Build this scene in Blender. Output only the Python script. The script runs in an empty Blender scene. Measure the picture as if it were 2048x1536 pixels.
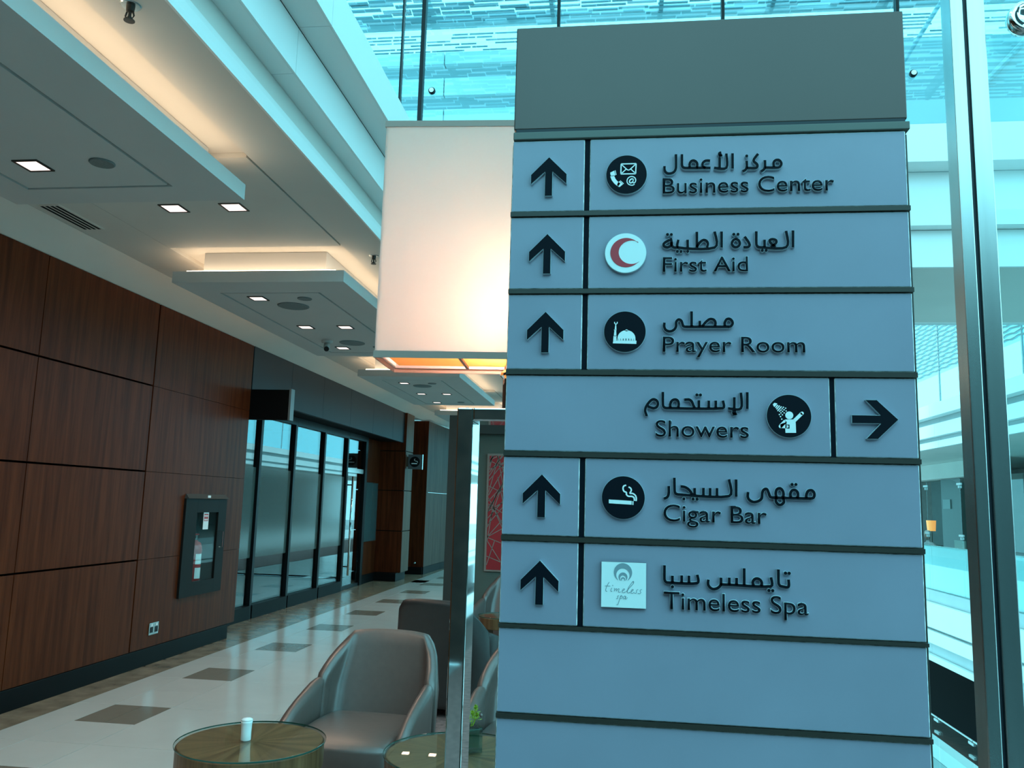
import bpy, bmesh, math, random
from mathutils import Vector, Matrix
random.seed(7)
C = bpy.context.scene.collection
SC = bpy.context.scene
PI = math.pi

# ------------------------------------------------------------------ camera, sky, light, exposure
cam = bpy.data.cameras.new('camera')
cam.sensor_width = 36.0
cam.lens = 1656.0 / 2048.0 * 36.0
cam.clip_start = 0.02
cam.clip_end = 200
camo = bpy.data.objects.new('camera', cam)
C.objects.link(camo)
camo.matrix_world = Matrix(((0.99174984, -0.00976968, 0.12781555, 0.0),
                            (0.1250435, -0.1457766, -0.98138336, 0.0),
                            (0.02822032, 0.98926929, -0.14335229, 1.55),
                            (0, 0, 0, 1)))
SC.camera = camo

w = bpy.data.worlds.new('sky')
SC.world = w
w.use_nodes = True
bg = w.node_tree.nodes['Background']
bg.inputs[0].default_value = (0.29, 0.85, 1.0, 1)
bg.inputs[1].default_value = 3.7

sun = bpy.data.lights.new('sun', 'SUN')
sun.energy = 1.5
sun.angle = math.radians(6)
sun.color = (0.75, 0.97, 1.0)
suno = bpy.data.objects.new('sun', sun)
C.objects.link(suno)
suno.rotation_euler = Vector((0.62, 0.30, -0.80)).to_track_quat('-Z', 'Y').to_euler()

SC.view_settings.view_transform = 'Standard'
SC.view_settings.look = 'None'
SC.view_settings.gamma = 1
SC.view_settings.exposure = 0.0
SC.view_settings.use_curve_mapping = False
SC.cycles.max_bounces = 10
SC.cycles.transparent_max_bounces = 24

# ------------------------------------------------------------------ materials
def _m(name):
    m = bpy.data.materials.new(name)
    m.use_nodes = True
    nt = m.node_tree
    return m, nt, nt.nodes['Principled BSDF']

def mat(name, col, rough=0.5, metal=0.0, spec=0.5, noise=0.0, scale=8.0, stretch=(1, 1, 1), bump=0.0, coat=0.0, coatr=0.1, emit=None, es=0.0, aniso=0.0):
    m, nt, p = _m(name)
    p.inputs['Roughness'].default_value = rough
    p.inputs['Metallic'].default_value = metal
    p.inputs['Specular IOR Level'].default_value = spec
    p.inputs['Coat Weight'].default_value = coat
    p.inputs['Coat Roughness'].default_value = coatr
    if emit:
        p.inputs['Emission Color'].default_value = (*emit, 1)
        p.inputs['Emission Strength'].default_value = es
    tc = nt.nodes.new('ShaderNodeTexCoord')
    mp = nt.nodes.new('ShaderNodeMapping')
    mp.inputs['Scale'].default_value = stretch
    nz = nt.nodes.new('ShaderNodeTexNoise')
    nz.inputs['Scale'].default_value = scale
    nz.inputs['Detail'].default_value = 5
    rp = nt.nodes.new('ShaderNodeValToRGB')
    a = max(0.0, 1 - noise)
    b = 1 + noise
    rp.color_ramp.elements[0].color = (col[0]*a, col[1]*a, col[2]*a, 1)
    rp.color_ramp.elements[1].color = (min(1, col[0]*b), min(1, col[1]*b), min(1, col[2]*b), 1)
    rp.color_ramp.elements[0].position = 0.3
    rp.color_ramp.elements[1].position = 0.7
    L = nt.links.new
    L(tc.outputs['Object'], mp.inputs[0])
    L(mp.outputs[0], nz.inputs[0])
    L(nz.outputs[0], rp.inputs[0])
    L(rp.outputs[0], p.inputs['Base Color'])
    if bump:
        bp = nt.nodes.new('ShaderNodeBump')
        bp.inputs['Strength'].default_value = bump
        bp.inputs['Distance'].default_value = 0.01
        L(nz.outputs[0], bp.inputs['Height'])
        L(bp.outputs[0], p.inputs['Normal'])
    return m

def wood(name, dark, light, rough=0.4, coat=0.3, axis='Z'):
    m, nt, p = _m(name)
    L = nt.links.new
    tc = nt.nodes.new('ShaderNodeTexCoord')
    mp = nt.nodes.new('ShaderNodeMapping')
    mp.inputs['Scale'].default_value = (9, 9, 0.45) if axis == 'Z' else (9, 0.6, 9)
    n1 = nt.nodes.new('ShaderNodeTexNoise')
    n1.inputs['Scale'].default_value = 2.2
    n1.inputs['Detail'].default_value = 8
    n1.inputs['Distortion'].default_value = 0.6
    n2 = nt.nodes.new('ShaderNodeTexNoise')
    n2.inputs['Scale'].default_value = 14
    n2.inputs['Detail'].default_value = 3
    mx = nt.nodes.new('ShaderNodeMath')
    mx.operation = 'MULTIPLY_ADD'
    mx.inputs[1].default_value = 0.3
    rp = nt.nodes.new('ShaderNodeValToRGB')
    rp.color_ramp.elements[0].color = (*dark, 1)
    rp.color_ramp.elements[1].color = (*light, 1)
    rp.color_ramp.elements[0].position = 0.48
    rp.color_ramp.elements[1].position = 0.82
    L(tc.outputs['Object'], mp.inputs[0])
    L(mp.outputs[0], n1.inputs[0])
    L(mp.outputs[0], n2.inputs[0])
    L(n2.outputs[0], mx.inputs[0])
    L(n1.outputs[0], mx.inputs[2])
    L(mx.outputs[0], rp.inputs[0])
    L(rp.outputs[0], p.inputs['Base Color'])
    p.inputs['Roughness'].default_value = rough
    p.inputs['Coat Weight'].default_value = coat
    p.inputs['Coat Roughness'].default_value = 0.28
    p.inputs['Specular IOR Level'].default_value = 0.10
    return m

def glass(name, tint=(0.85, 0.97, 0.97), refl=0.06, rough=0.0, grow=0.9):
    """thin pane: see-through, with a reflection that grows at grazing angles"""
    m = bpy.data.materials.new(name)
    m.use_nodes = True
    nt = m.node_tree
    for n in list(nt.nodes):
        if n.type != 'OUTPUT_MATERIAL':
            nt.nodes.remove(n)
    out = [n for n in nt.nodes if n.type == 'OUTPUT_MATERIAL'][0]
    L = nt.links.new
    lw = nt.nodes.new('ShaderNodeLayerWeight')
    lw.inputs[0].default_value = 0.5
    pw = nt.nodes.new('ShaderNodeMath')
    pw.operation = 'POWER'
    pw.inputs[1].default_value = 4
    ma = nt.nodes.new('ShaderNodeMath')
    ma.operation = 'MULTIPLY_ADD'
    ma.inputs[1].default_value = grow
    ma.inputs[2].default_value = refl
    ma.use_clamp = True
    tr = nt.nodes.new('ShaderNodeBsdfTransparent')
    tr.inputs[0].default_value = (*tint, 1)
    gl = nt.nodes.new('ShaderNodeBsdfGlossy')
    gl.inputs['Roughness'].default_value = rough
    mx = nt.nodes.new('ShaderNodeMixShader')
    L(lw.outputs['Facing'], pw.inputs[0])
    L(pw.outputs[0], ma.inputs[0])
    L(ma.outputs[0], mx.inputs[0])
    L(tr.outputs[0], mx.inputs[1])
    L(gl.outputs[0], mx.inputs[2])
    L(mx.outputs[0], out.inputs[0])
    return m

def film(name, col, alpha):
    """printed frost: part see-through, part diffuse and translucent"""
    m = bpy.data.materials.new(name)
    m.use_nodes = True
    nt = m.node_tree
    for n in list(nt.nodes):
        if n.type != 'OUTPUT_MATERIAL':
            nt.nodes.remove(n)
    out = [n for n in nt.nodes if n.type == 'OUTPUT_MATERIAL'][0]
    L = nt.links.new
    tr = nt.nodes.new('ShaderNodeBsdfTransparent')
    df = nt.nodes.new('ShaderNodeBsdfPrincipled')
    df.inputs['Base Color'].default_value = (*col, 1)
    df.inputs['Roughness'].default_value = 0.12
    mx = nt.nodes.new('ShaderNodeMixShader')
    mx.inputs[0].default_value = alpha
    L(tr.outputs[0], mx.inputs[1])
    L(df.outputs[0], mx.inputs[2])
    L(mx.outputs[0], out.inputs[0])
    return m

M = {}
M['ceil'] = mat('ceiling_paint', (0.62, 0.59, 0.54), 0.75, noise=0.03, scale=1.5)
M['cloud'] = mat('cloud_paint', (0.55, 0.54, 0.52), 0.75, noise=0.03, scale=1.5)
M['fascia'] = mat('fascia_white', (0.80, 0.82, 0.80), 0.45, noise=0.02, scale=1.0)
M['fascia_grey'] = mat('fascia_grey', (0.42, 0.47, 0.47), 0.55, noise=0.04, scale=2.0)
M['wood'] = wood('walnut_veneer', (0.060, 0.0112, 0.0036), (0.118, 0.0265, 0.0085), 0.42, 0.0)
M['wood_lit'] = wood('walnut_lit', (0.09, 0.05, 0.03), (0.17, 0.10, 0.065), 0.45, 0.0)  # walnut lightened for the pillar's lit side face, light put into the colour
M['backing'] = mat('backing_black', (0.003, 0.0035, 0.004), 0.7, spec=0.15)
M['base'] = mat('skirting_charcoal', (0.004, 0.0045, 0.005), 0.5, spec=0.12, noise=0.1)
M['facade'] = mat('facade_slate', (0.018, 0.032, 0.042), 0.5, spec=0.25, noise=0.05, scale=3)
M['frame'] = mat('frame_black', (0.003, 0.005, 0.006), 0.4, spec=0.25)
M['tile'] = mat('tile_cream', (0.66, 0.63, 0.59), 0.16, noise=0.05, scale=2.0, spec=0.5, coat=0.15, coatr=0.08)
M['tile_dark'] = mat('tile_taupe', (0.23, 0.19, 0.15), 0.2, noise=0.03, scale=14, spec=0.5)
M['marble'] = mat('marble_brown', (0.27, 0.20, 0.14), 0.22, noise=0.35, scale=5.5, spec=0.5)
M['grout'] = mat('grout', (0.30, 0.31, 0.30), 0.8)
M['carpet'] = mat('carpet_rose', (0.26, 0.145, 0.13), 0.95, noise=0.4, scale=24, bump=0.6)
M['leather'] = mat('leather_taupe', (0.120, 0.078, 0.066), 0.36, spec=1.0, coat=0.25, coatr=0.32, noise=0.06, scale=30, bump=0.05)
M['leather_dark'] = mat('leather_brown', (0.035, 0.028, 0.026), 0.42, spec=0.45, noise=0.06, scale=30, bump=0.05)
M['dark'] = mat('dark_plinth', (0.006, 0.006, 0.007), 0.6)
M['chrome'] = mat('chrome', (0.82, 0.86, 0.86), 0.035, metal=1.0)
M['steel'] = mat('brushed_steel', (0.52, 0.55, 0.54), 0.24, metal=1.0, noise=0.06, scale=60, stretch=(1, 1, 0.02))
M['steel_dark'] = mat('brushed_steel_dark', (0.20, 0.185, 0.16), 0.32, metal=1.0, noise=0.1, scale=60, stretch=(1, 1, 0.02))
M['seal'] = mat('seal_black', (0.004, 0.010, 0.018), 0.5)
M['cap'] = mat('cap_grey', (0.098, 0.070, 0.062), 0.36, metal=0.3, noise=0.05, scale=3)
M['sign_frame'] = mat('sign_frame_olive', (0.030, 0.026, 0.020), 0.42, noise=0.1, scale=8)
M['sign_glass'] = mat('sign_frosted', (0.285, 0.295, 0.375), 0.30, noise=0.05, scale=7, spec=0.4)
M['sign_edge'] = mat('sign_edge_frost', (0.62, 0.66, 0.68), 0.5, noise=0.5, scale=90)
M['letter'] = mat('letter_navy', (0.0012, 0.004, 0.009), 0.6, spec=0.12)
M['letter_side'] = mat('letter_side', (0.42, 0.50, 0.55), 0.5, spec=0.2)
M['picto'] = mat('pictogram_white', (0.80, 0.90, 0.90), 0.45)
M['crescent'] = mat('crescent_red', (0.50, 0.028, 0.045), 0.45)
M['logo_grey'] = mat('logo_grey', (0.24, 0.32, 0.36), 0.45)
M['roof_slat'] = mat('roof_slat', (0.22, 0.30, 0.32), 0.5)
M['white'] = mat('white_ceramic', (0.85, 0.87, 0.86), 0.2)
M['red'] = mat('extinguisher_red', (0.42, 0.012, 0.012), 0.3)
M['art_red'] = mat('art_red', (0.38, 0.012, 0.018), 0.5, noise=0.15, scale=4)
M['art_line'] = mat('art_line', (0.26, 0.20, 0.17), 0.5)
M['wall_green'] = mat('wall_sage', (0.095, 0.115, 0.095), 0.7, noise=0.03)
M['post_grey'] = mat('partition_grey', (0.030, 0.034, 0.030), 0.6, noise=0.03)
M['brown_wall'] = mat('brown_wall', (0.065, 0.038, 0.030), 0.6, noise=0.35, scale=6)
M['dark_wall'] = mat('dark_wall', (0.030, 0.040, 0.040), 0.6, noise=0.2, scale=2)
M['floor2'] = mat('pale_floor', (0.45, 0.47, 0.46), 0.25, noise=0.04)
M['soil'] = mat('soil', (0.015, 0.010, 0.007), 0.95)
M['leaf'] = mat('leaf_yellow_green', (0.30, 0.42, 0.03), 0.45, noise=0.35, scale=60)
M['pot'] = mat('pot_green', (0.012, 0.045, 0.016), 0.3)
M['skin'] = mat('skin', (0.42, 0.30, 0.25), 0.5)
M['shirt'] = mat('shirt_pale', (0.25, 0.30, 0.31), 0.7)
M['grey_hair'] = mat('hair_grey', (0.45, 0.45, 0.44), 0.7)
M['glass'] = glass('clear_glass', (0.90, 0.985, 0.985), 0.025, grow=0.35)
M['glass_teal'] = glass('teal_glass', (0.66, 0.90, 0.95), 0.07)
M['glass_shop'] = glass('shop_glass', (0.62, 0.72, 0.74), 0.17, grow=0.5)
M['glass_table'] = glass('table_glass', (0.95, 0.985, 0.965), 0.03, grow=0.45)
M['glass_edge'] = mat('glass_edge_green', (0.02, 0.085, 0.065), 0.1, spec=0.6)
M['film'] = film('frost_film', (0.10, 0.15, 0.145), 0.72)
M['frit'] = mat('frit_white', (0.80, 0.88, 0.88), 0.5)
M['warm_strip'] = mat('warm_led', (1, 1, 1), 0.5, emit=(1.0, 0.75, 0.50), es=9.0)
M['down'] = mat('downlight_face', (1, 1, 1), 0.5, emit=(1.0, 0.80, 0.72), es=1.6)
M['tan'] = mat('shade_lining', (0.75, 0.42, 0.16), 0.6)
M['orange_lamp'] = mat('orange_lamp', (0.9, 0.4, 0.1), 0.5, emit=(1.0, 0.42, 0.10), es=1.1)
M['grille'] = mat('speaker_grille', (0.17, 0.20, 0.20), 0.6, noise=0.3, scale=300)
M['green_led'] = mat('exit_green', (0.02, 0.3, 0.15), 0.5, emit=(0.05, 0.9, 0.4), es=1.0)

def shade_mat():
    m = bpy.data.materials.new('lamp_shade_fabric')
    m.use_nodes = True
    nt = m.node_tree
    for n in list(nt.nodes):
        if n.type != 'OUTPUT_MATERIAL':
            nt.nodes.remove(n)
    out = [n for n in nt.nodes if n.type == 'OUTPUT_MATERIAL'][0]
    d = nt.nodes.new('ShaderNodeBsdfDiffuse')
    d.inputs[0].default_value = (0.74, 0.58, 0.53, 1)
    t = nt.nodes.new('ShaderNodeBsdfTranslucent')
    t.inputs[0].default_value = (0.95, 0.91, 0.86, 1)
    mx = nt.nodes.new('ShaderNodeMixShader')
    mx.inputs[0].default_value = 0.5
    nt.links.new(d.outputs[0], mx.inputs[1])
    nt.links.new(t.outputs[0], mx.inputs[2])
    nt.links.new(mx.outputs[0], out.inputs[0])
    return m
M['shade'] = shade_mat()
def lining_mat():
    m = shade_mat()
    m.name = 'lining_amber'
    for n in m.node_tree.nodes:
        if n.type == 'BSDF_DIFFUSE':
            n.inputs[0].default_value = (0.75, 0.50, 0.24, 1)
        if n.type == 'BSDF_TRANSLUCENT':
            n.inputs[0].default_value = (0.95, 0.63, 0.32, 1)
        if n.type == 'MIX_SHADER':
            n.inputs[0].default_value = 0.6
    return m
M['shade_trim'] = mat('shade_trim', (0.46, 0.30, 0.25), 0.7)

def veneer_radial():
    m, nt, p = _m('radial_veneer')
    L = nt.links.new
    tc = nt.nodes.new('ShaderNodeTexCoord')
    sp = nt.nodes.new('ShaderNodeSeparateXYZ')
    at = nt.nodes.new('ShaderNodeMath')
    at.operation = 'ARCTAN2'
    cb = nt.nodes.new('ShaderNodeCombineXYZ')
    ln = nt.nodes.new('ShaderNodeVectorMath')
    ln.operation = 'LENGTH'
    nz = nt.nodes.new('ShaderNodeTexNoise')
    nz.inputs['Scale'].default_value = 5
    nz.inputs['Detail'].default_value = 6
    rp = nt.nodes.new('ShaderNodeValToRGB')
    rp.color_ramp.elements[0].color = (0.12, 0.050, 0.022, 1)
    rp.color_ramp.elements[1].color = (0.34, 0.175, 0.080, 1)
    rp.color_ramp.elements[0].position = 0.32
    rp.color_ramp.elements[1].position = 0.68
    L(tc.outputs['Object'], sp.inputs[0])
    L(sp.outputs[0], at.inputs[0])
    L(sp.outputs[1], at.inputs[1])
    L(tc.outputs['Object'], ln.inputs[0])
    L(at.outputs[0], cb.inputs[0])
    L(ln.outputs['Value'], cb.inputs[1])
    L(cb.outputs[0], nz.inputs[0])
    L(nz.outputs[0], rp.inputs[0])
    L(rp.outputs[0], p.inputs['Base Color'])
    p.inputs['Roughness'].default_value = 0.4
    return m
M['veneer'] = veneer_radial()
M['veneer_edge'] = wood('table_apron', (0.10, 0.045, 0.02), (0.22, 0.11, 0.05), 0.35)

# ------------------------------------------------------------------ mesh helpers
class MB:
    def __init__(self):
        self.v, self.f, self.mi = [], [], []
    def add(self, vs, fs, mi=0):
        n = len(self.v)
        self.v += [tuple(a) for a in vs]
        self.f += [tuple(n + i for i in f) for f in fs]
        self.mi += [mi] * len(fs)
        return self
    def box(self, x0, x1, y0, y1, z0, z1, mi=0):
        vs = [(x0, y0, z0), (x1, y0, z0), (x1, y1, z0), (x0, y1, z0), (x0, y0, z1), (x1, y0, z1), (x1, y1, z1), (x0, y1, z1)]
        fs = [(0, 3, 2, 1), (4, 5, 6, 7), (0, 1, 5, 4), (1, 2, 6, 5), (2, 3, 7, 6), (3, 0, 4, 7)]
        return self.add(vs, fs, mi)
    def hexa(self, vs, mi=0):
        fs = [(0, 3, 2, 1), (4, 5, 6, 7), (0, 1, 5, 4), (1, 2, 6, 5), (2, 3, 7, 6), (3, 0, 4, 7)]
        return self.add(vs, fs, mi)
    def plate(self, poly, y0, y1, mi=0, side=None):
        """polygon of (x, z), extruded along y from y0 (front) to y1"""
        n = len(poly)
        a = sum(poly[i][0]*poly[(i+1) % n][1] - poly[(i+1) % n][0]*poly[i][1] for i in range(n))
        if a < 0:
            poly = poly[::-1]
        vs = [(x, y0, z) for x, z in poly] + [(x, y1, z) for x, z in poly]
        self.add(vs, [tuple(range(n))], mi)
        self.mi[-1] = mi
        k = len(self.v) - 2*n
        for i in range(n):
            j = (i+1) % n
            self.f.append((k+j, k+i, k+n+i, k+n+j))
            self.mi.append(mi if side is None else side)
        return self
    def disc(self, cx, cz, r, y0, y1, mi=0, side=None, n=40):
        return self.plate([(cx + r*math.cos(2*PI*i/n), cz + r*math.sin(2*PI*i/n)) for i in range(n)], y0, y1, mi, side)
    def lathe(self, prof, c=(0, 0, 0), n=28, mi=0, cap=True):
        k = len(self.v)
        for r, z in prof:
            for i in range(n):
                a = 2*PI*i/n
                self.v.append((c[0]+r*math.cos(a), c[1]+r*math.sin(a), c[2]+z))
        for s in range(len(prof)-1):
            for i in range(n):
                j = (i+1) % n
                self.f.append((k+s*n+i, k+s*n+j, k+(s+1)*n+j, k+(s+1)*n+i))
                self.mi.append(mi)
        if cap:
            self.f.append(tuple(k+i for i in range(n))[::-1])
            self.mi.append(mi)
            self.f.append(tuple(k+(len(prof)-1)*n+i for i in range(n)))
            self.mi.append(mi)
        return self
    def tube(self, path, r, n=10, mi=0):
        P = [Vector(p) for p in path]
        k = len(self.v)
        rs = r if isinstance(r, (list, tuple)) else [r]*len(P)
        for i, p in enumerate(P):
            d = (P[min(i+1, len(P)-1)] - P[max(i-1, 0)]).normalized()
            u = d.cross(Vector((0, 0, 1)) if abs(d.z) < 0.9 else Vector((1, 0, 0))).normalized()
            t = d.cross(u)
            for j in range(n):
                a = 2*PI*j/n
                self.v.append(tuple(p + (u*math.cos(a) + t*math.sin(a))*rs[i]))
        for i in range(len(P)-1):
            for j in range(n):
                q = (j+1) % n
                self.f.append((k+i*n+j, k+i*n+q, k+(i+1)*n+q, k+(i+1)*n+j))
                self.mi.append(mi)
        self.f.append(tuple(k+j for j in range(n))[::-1])
        self.mi.append(mi)
        self.f.append(tuple(k+(len(P)-1)*n+j for j in range(n)))
        self.mi.append(mi)
        return self
    def mesh(self, name, mats, org=(0, 0, 0), smooth=False):
        me = bpy.data.meshes.new(name)
        me.from_pydata([(a-org[0], b-org[1], c-org[2]) for a, b, c in self.v], [], self.f)
        for m in (mats if isinstance(mats, (list, tuple)) else [mats]):
            me.materials.append(m)
        for p, i in zip(me.polygons, self.mi):
            p.material_index = i
            p.use_smooth = smooth
        me.update()
        return me

def link(name, me, parent=None, loc=(0, 0, 0), rz=0.0):
    o = bpy.data.objects.new(name, me)
    C.objects.link(o)
    if parent:
        o.parent = parent
    o.location = loc
    o.rotation_euler = (0, 0, rz)
    return o

def wpos(o):
    p = Vector((0, 0, 0))
    while o:
        p += o.location
        o = o.parent
    return p

def fix(me):
    bm = bmesh.new()
    bm.from_mesh(me)
    bmesh.ops.recalc_face_normals(bm, faces=bm.faces)
    bm.to_mesh(me)
    bm.free()

def bevel(o, wd, seg=2, ang=40):
    b = o.modifiers.new('bevel', 'BEVEL')
    b.width = wd
    b.segments = seg
    b.limit_method = 'ANGLE'
    b.angle_limit = math.radians(ang)
    return o

def part(name, mb, mats, parent, bev=0, smooth=False, local=False, recalc=False):
    """mb in world coordinates unless local; its parent chain is not rotated when world coordinates are used"""
    org = (0, 0, 0) if local else tuple(wpos(parent)) if parent else (0, 0, 0)
    me = mb.mesh(name, mats, org, smooth)
    if recalc:
        fix(me)
    o = link(name, me, parent)
    if bev:
        bevel(o, bev)
    return o

def struct(name, mb=None, mats=None, bev=0):
    o = link(name, mb.mesh(name, mats) if mb else None)
    o['kind'] = 'structure'
    if bev:
        bevel(o, bev)
    return o

GROUPS = {'downlight': 'square downlights in the ceiling', 'armchair': 'leather tub armchairs of the seating area', 'round_table': 'round side tables of the seating area', 'floating_ceiling_panel': 'floating ceiling panels along the corridor', 'sprinkler': 'sprinkler heads in the ceiling', 'ceiling_speaker': 'round speaker grilles in the ceiling panels', 'smoke_detector': 'small round covers in the ceiling panels'}
def thing(name, label, cat, loc=(0, 0, 0), rz=0.0, group=None):
    group = group or GROUPS.get(name)
    o = bpy.data.objects.new(name, None)
    o.empty_display_size = 0.1
    C.objects.link(o)
    o.location = loc
    o.rotation_euler = (0, 0, rz)
    o['label'] = label
    o['category'] = cat
    if group:
        o['group'] = group
    return o

def dup(root, loc, label, group=None, rz=None):
    def rec(o, par):
        c = o.copy()
        C.objects.link(c)
        c.parent = par
        for ch in [x for x in ALL if x.parent == o]:
            rec(ch, c)
        return c
    ALL = list(C.objects)
    r = rec(root, None)
    r.location = loc
    if rz is not None:
        r.rotation_euler = (0, 0, rz)
    r['label'] = label
    if group:
        r['group'] = group
    return r

# ================================================================== FLOOR
FZ = 0.0
fl = struct('floor', MB().box(-5.2, 1.0, -5, 46, -0.35, -0.006), [M['grout']])
# cream and taupe tiles, each its own piece
XC = [(-3.968, -3.674), (-3.674, -3.230), (-3.230, -2.365), (-2.365, -1.50)]
tile_me = {}
def tile(x0, x1, y0, y1, m, name='tile'):
    key = (round(x1-x0, 3), round(y1-y0, 3), m)
    g = 0.0022
    if key not in tile_me:
        tile_me[key] = MB().box(g, x1-x0-g, g, y1-y0-g, -0.006, 0).mesh('tile', [M[m]])
    o = link(name, tile_me[key], fl, (x0, y0, 0))
    return o
P0 = 4.088
STEP = 0.4766
rows = int((15.6-0.8)/STEP)
for r in range(-7, 25):
    y0 = P0 + r*STEP
    y1 = y0 + STEP
    is_dark = (r % 3 == 0)
    for k, (a, b) in enumerate(XC):
        if k == 1:
            if is_dark:
                tile(a, a+0.222, y0, y1, 'tile_dark')
                tile(a+0.222, b, y0, y1, 'tile_dark')
            else:
                tile(a, b, y0, y1, 'tile')
        elif r % 2 == 0 and k != 0:
            tile(a, b, y0, y0 + 2*STEP, 'tile')
        elif k == 0 and r % 2 == 0:
            tile(a, b, y0, y0 + 2*STEP, 'tile')
yend = P0 + 25*STEP
far = MB()
fd = MB()
for r in range(25, 84):
    y0 = P0 + r*STEP
    for k, (a, b) in enumerate(XC):
        q = fd if (k == 1 and r % 3 == 0) else far
        if y0 > yend or k == 1 or r % 2 == 0 or True:
            q.box(a+0.002, b-0.002, y0+0.002, y0+STEP-0.002, -0.006, 0)
o = part('far_tiles', far, [M['tile']], fl); o['kind'] = 'stuff'
o = part('far_dark_tiles', fd, [M['tile_dark']], fl); o['kind'] = 'stuff'
# r=24 alternate row fill for the doubled tiles
mb = MB()
y = -1.0
k = 0
while y < 17:
    part('marble_strip', MB().box(-4.80, -3.972, y+0.002, y+0.928, -0.006, 0.0), [M['marble']], fl)
    y += 0.93
part('marble_strip', MB().box(-4.95, -3.972, y+0.002, 46, -0.006, 0.0), [M['marble']], fl)
part('carpet', MB().box(-1.495, 1.0, -5, 46, -0.006, 0.004), [M['carpet']], fl)

# ================================================================== LEFT WALL (walnut)
XW = -4.25
wl = struct('wall_left', MB().box(-4.9, -4.50, -5, 9.10, 0, 3.9), [M['backing']])
zr = [(0.16, 0.950), (0.966, 1.742), (1.758, 2.525), (2.541, 3.30)]
ycol = [(-4.9, -3.4), (-3.4, -1.87), (-1.87, -0.34), (-0.34, 1.19), (1.19, 2.46), (2.46, 3.99), (3.99, 5.53), (5.535, 7.066)]
for ya, yb in ycol:
    for za, zb in zr:
        g = 0.004 if abs(yb-5.53) > 0.01 else 0.001
        part('wood_panel', MB().box(-4.285, XW, ya+0.003, yb-g, za, zb), [M['wood']], wl)
# last bay holds the cabinet: one tall veneered panel around the opening, thin seams between sheets
for za, zb in zr:
    ya, yb = 7.082, 9.10
    z0, z1 = za - (0.006 if za > 0.5 else 0), zb + (0.006 if zb < 3 else 0)
    cy0, cy1, cz0, cz1 = 7.90, 8.60, 0.60, 1.46
    m_ = MB()
    if z1 < cz0 or z0 > cz1:
        m_.box(-4.285, XW, ya, yb, z0, z1)
    else:
        m_.box(-4.285, XW, ya, cy0, z0, z1)
        m_.box(-4.285, XW, cy1, yb, z0, z1)
        if z0 < cz0:
            m_.box(-4.285, XW, cy0, cy1, z0, cz0)
        if z1 > cz1:
            m_.box(-4.285, XW, cy0, cy1, cz1, z1)
    part('wood_panel', m_, [M['wood']], wl)
# return of the wall end
part('end_panel', MB().box(-4.49, -4.286, 9.09, 9.115, 0.16, 3.30), [M['wood']], wl)
bl = struct('baseboard_left', MB().box(-4.49, -4.245, -5, 8.945, 0, 0.155), [M['base']], bev=0.004)

# shop fascia above the glazing
tf = struct('trim_1', MB().box(-4.95, -4.30, 9.12, 16.75, 2.715, 3.9), [M['backing']])
for a, b in [(9.125, 10.3), (10.3, 11.5), (11.5, 12.75), (12.75, 14.0), (14.0, 15.3), (15.3, 16.745)]:
    part('fascia_panel', MB().box(-4.31, XW, a+0.003, b-0.003, 2.70, 3.335), [M['facade']], tf)

# shop front: fixed panes
XG = -4.70
yy = [9.13, 10.40, 11.57, 12.80, 13.95]
for i in range(4):
    y0, y1 = yy[i], yy[i+1]
    wd = struct('window_%d' % (i+1), MB().box(XG-0.008, XG+0.008, y0+0.03, y1-0.03, 0.17, 2.60), [M['glass_shop']])
    fr = MB()
    fr.box(XG-0.05, XG+0.05, y1-0.035, y1+0.035, 0.0, 2.71)
    part('mullion', fr, [M['frame']], wd, bev=0.003)
    part('transom', MB().box(XG-0.05, XG+0.05, y0+0.036, y1-0.036, 2.60, 2.712), [M['frame']], wd)
    part('kick_plate', MB().box(XG-0.05, XG+0.06, y0+0.036, y1-0.036, 0.001, 0.17), [M['base']], wd)
    part('frost_film', MB().box(XG+0.0095, XG+0.012, y0+0.04, y1-0.04, 0.77, 1.93), [M['film']], wd)
# glazed door
dr = struct('door_1', MB().box(XG-0.008, XG+0.008, 14.06, 14.93, 0.06, 2.02), [M['glass_shop']])
part('door_rail', MB().box(XG-0.03, XG+0.03, 13.99, 14.97, 2.02, 2.10), [M['steel']], dr)
part('door_rail', MB().box(XG-0.03, XG+0.03, 13.99, 14.97, 0.004, 0.06), [M['frame']], dr)
part('jamb', MB().box(XG-0.05, XG+0.05, 14.97, 15.10, 0.001, 2.712), [M['frame']], dr)
part('door_stile', MB().box(XG-0.03, XG+0.03, 13.99, 14.06, 0.06, 2.02), [M['frame']], dr)
part('handle', MB().tube([(XG+0.10, 14.12, 0.25), (XG+0.10, 14.12, 1.95)], 0.018), [M['chrome']], dr, smooth=True)
part('bracket', MB().tube([(XG+0.008, 14.12, 0.4), (XG+0.10, 14.12, 0.4)], 0.012), [M['chrome']], dr)
part('bracket', MB().tube([(XG+0.008, 14.12, 1.8), (XG+0.10, 14.12, 1.8)], 0.012), [M['chrome']], dr)
part('overlight', MB().box(XG-0.008, XG+0.008, 13.99, 14.97, 2.10, 2.62), [M['glass_shop']], dr)
part('transom', MB().box(XG-0.05, XG+0.05, 13.99, 14.97, 2.62, 2.712), [M['frame']], dr)
# dark bay with a frosted panel beyond the door
wb = struct('wall_bay', MB().box(-4.95, XG-0.03, 15.10, 16.15, 0.0, 2.712), [M['wood']])
part('frost_panel', MB().box(XG-0.029, XG-0.012, 15.14, 16.08, 0.77, 1.88), [mat('frost_panel', (0.055, 0.105, 0.11), 0.2)], wb)
part('skirting', MB().box(XG-0.029, XG+0.02, 15.10, 16.0, 0.001, 0.155), [M['base']], wb)

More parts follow.
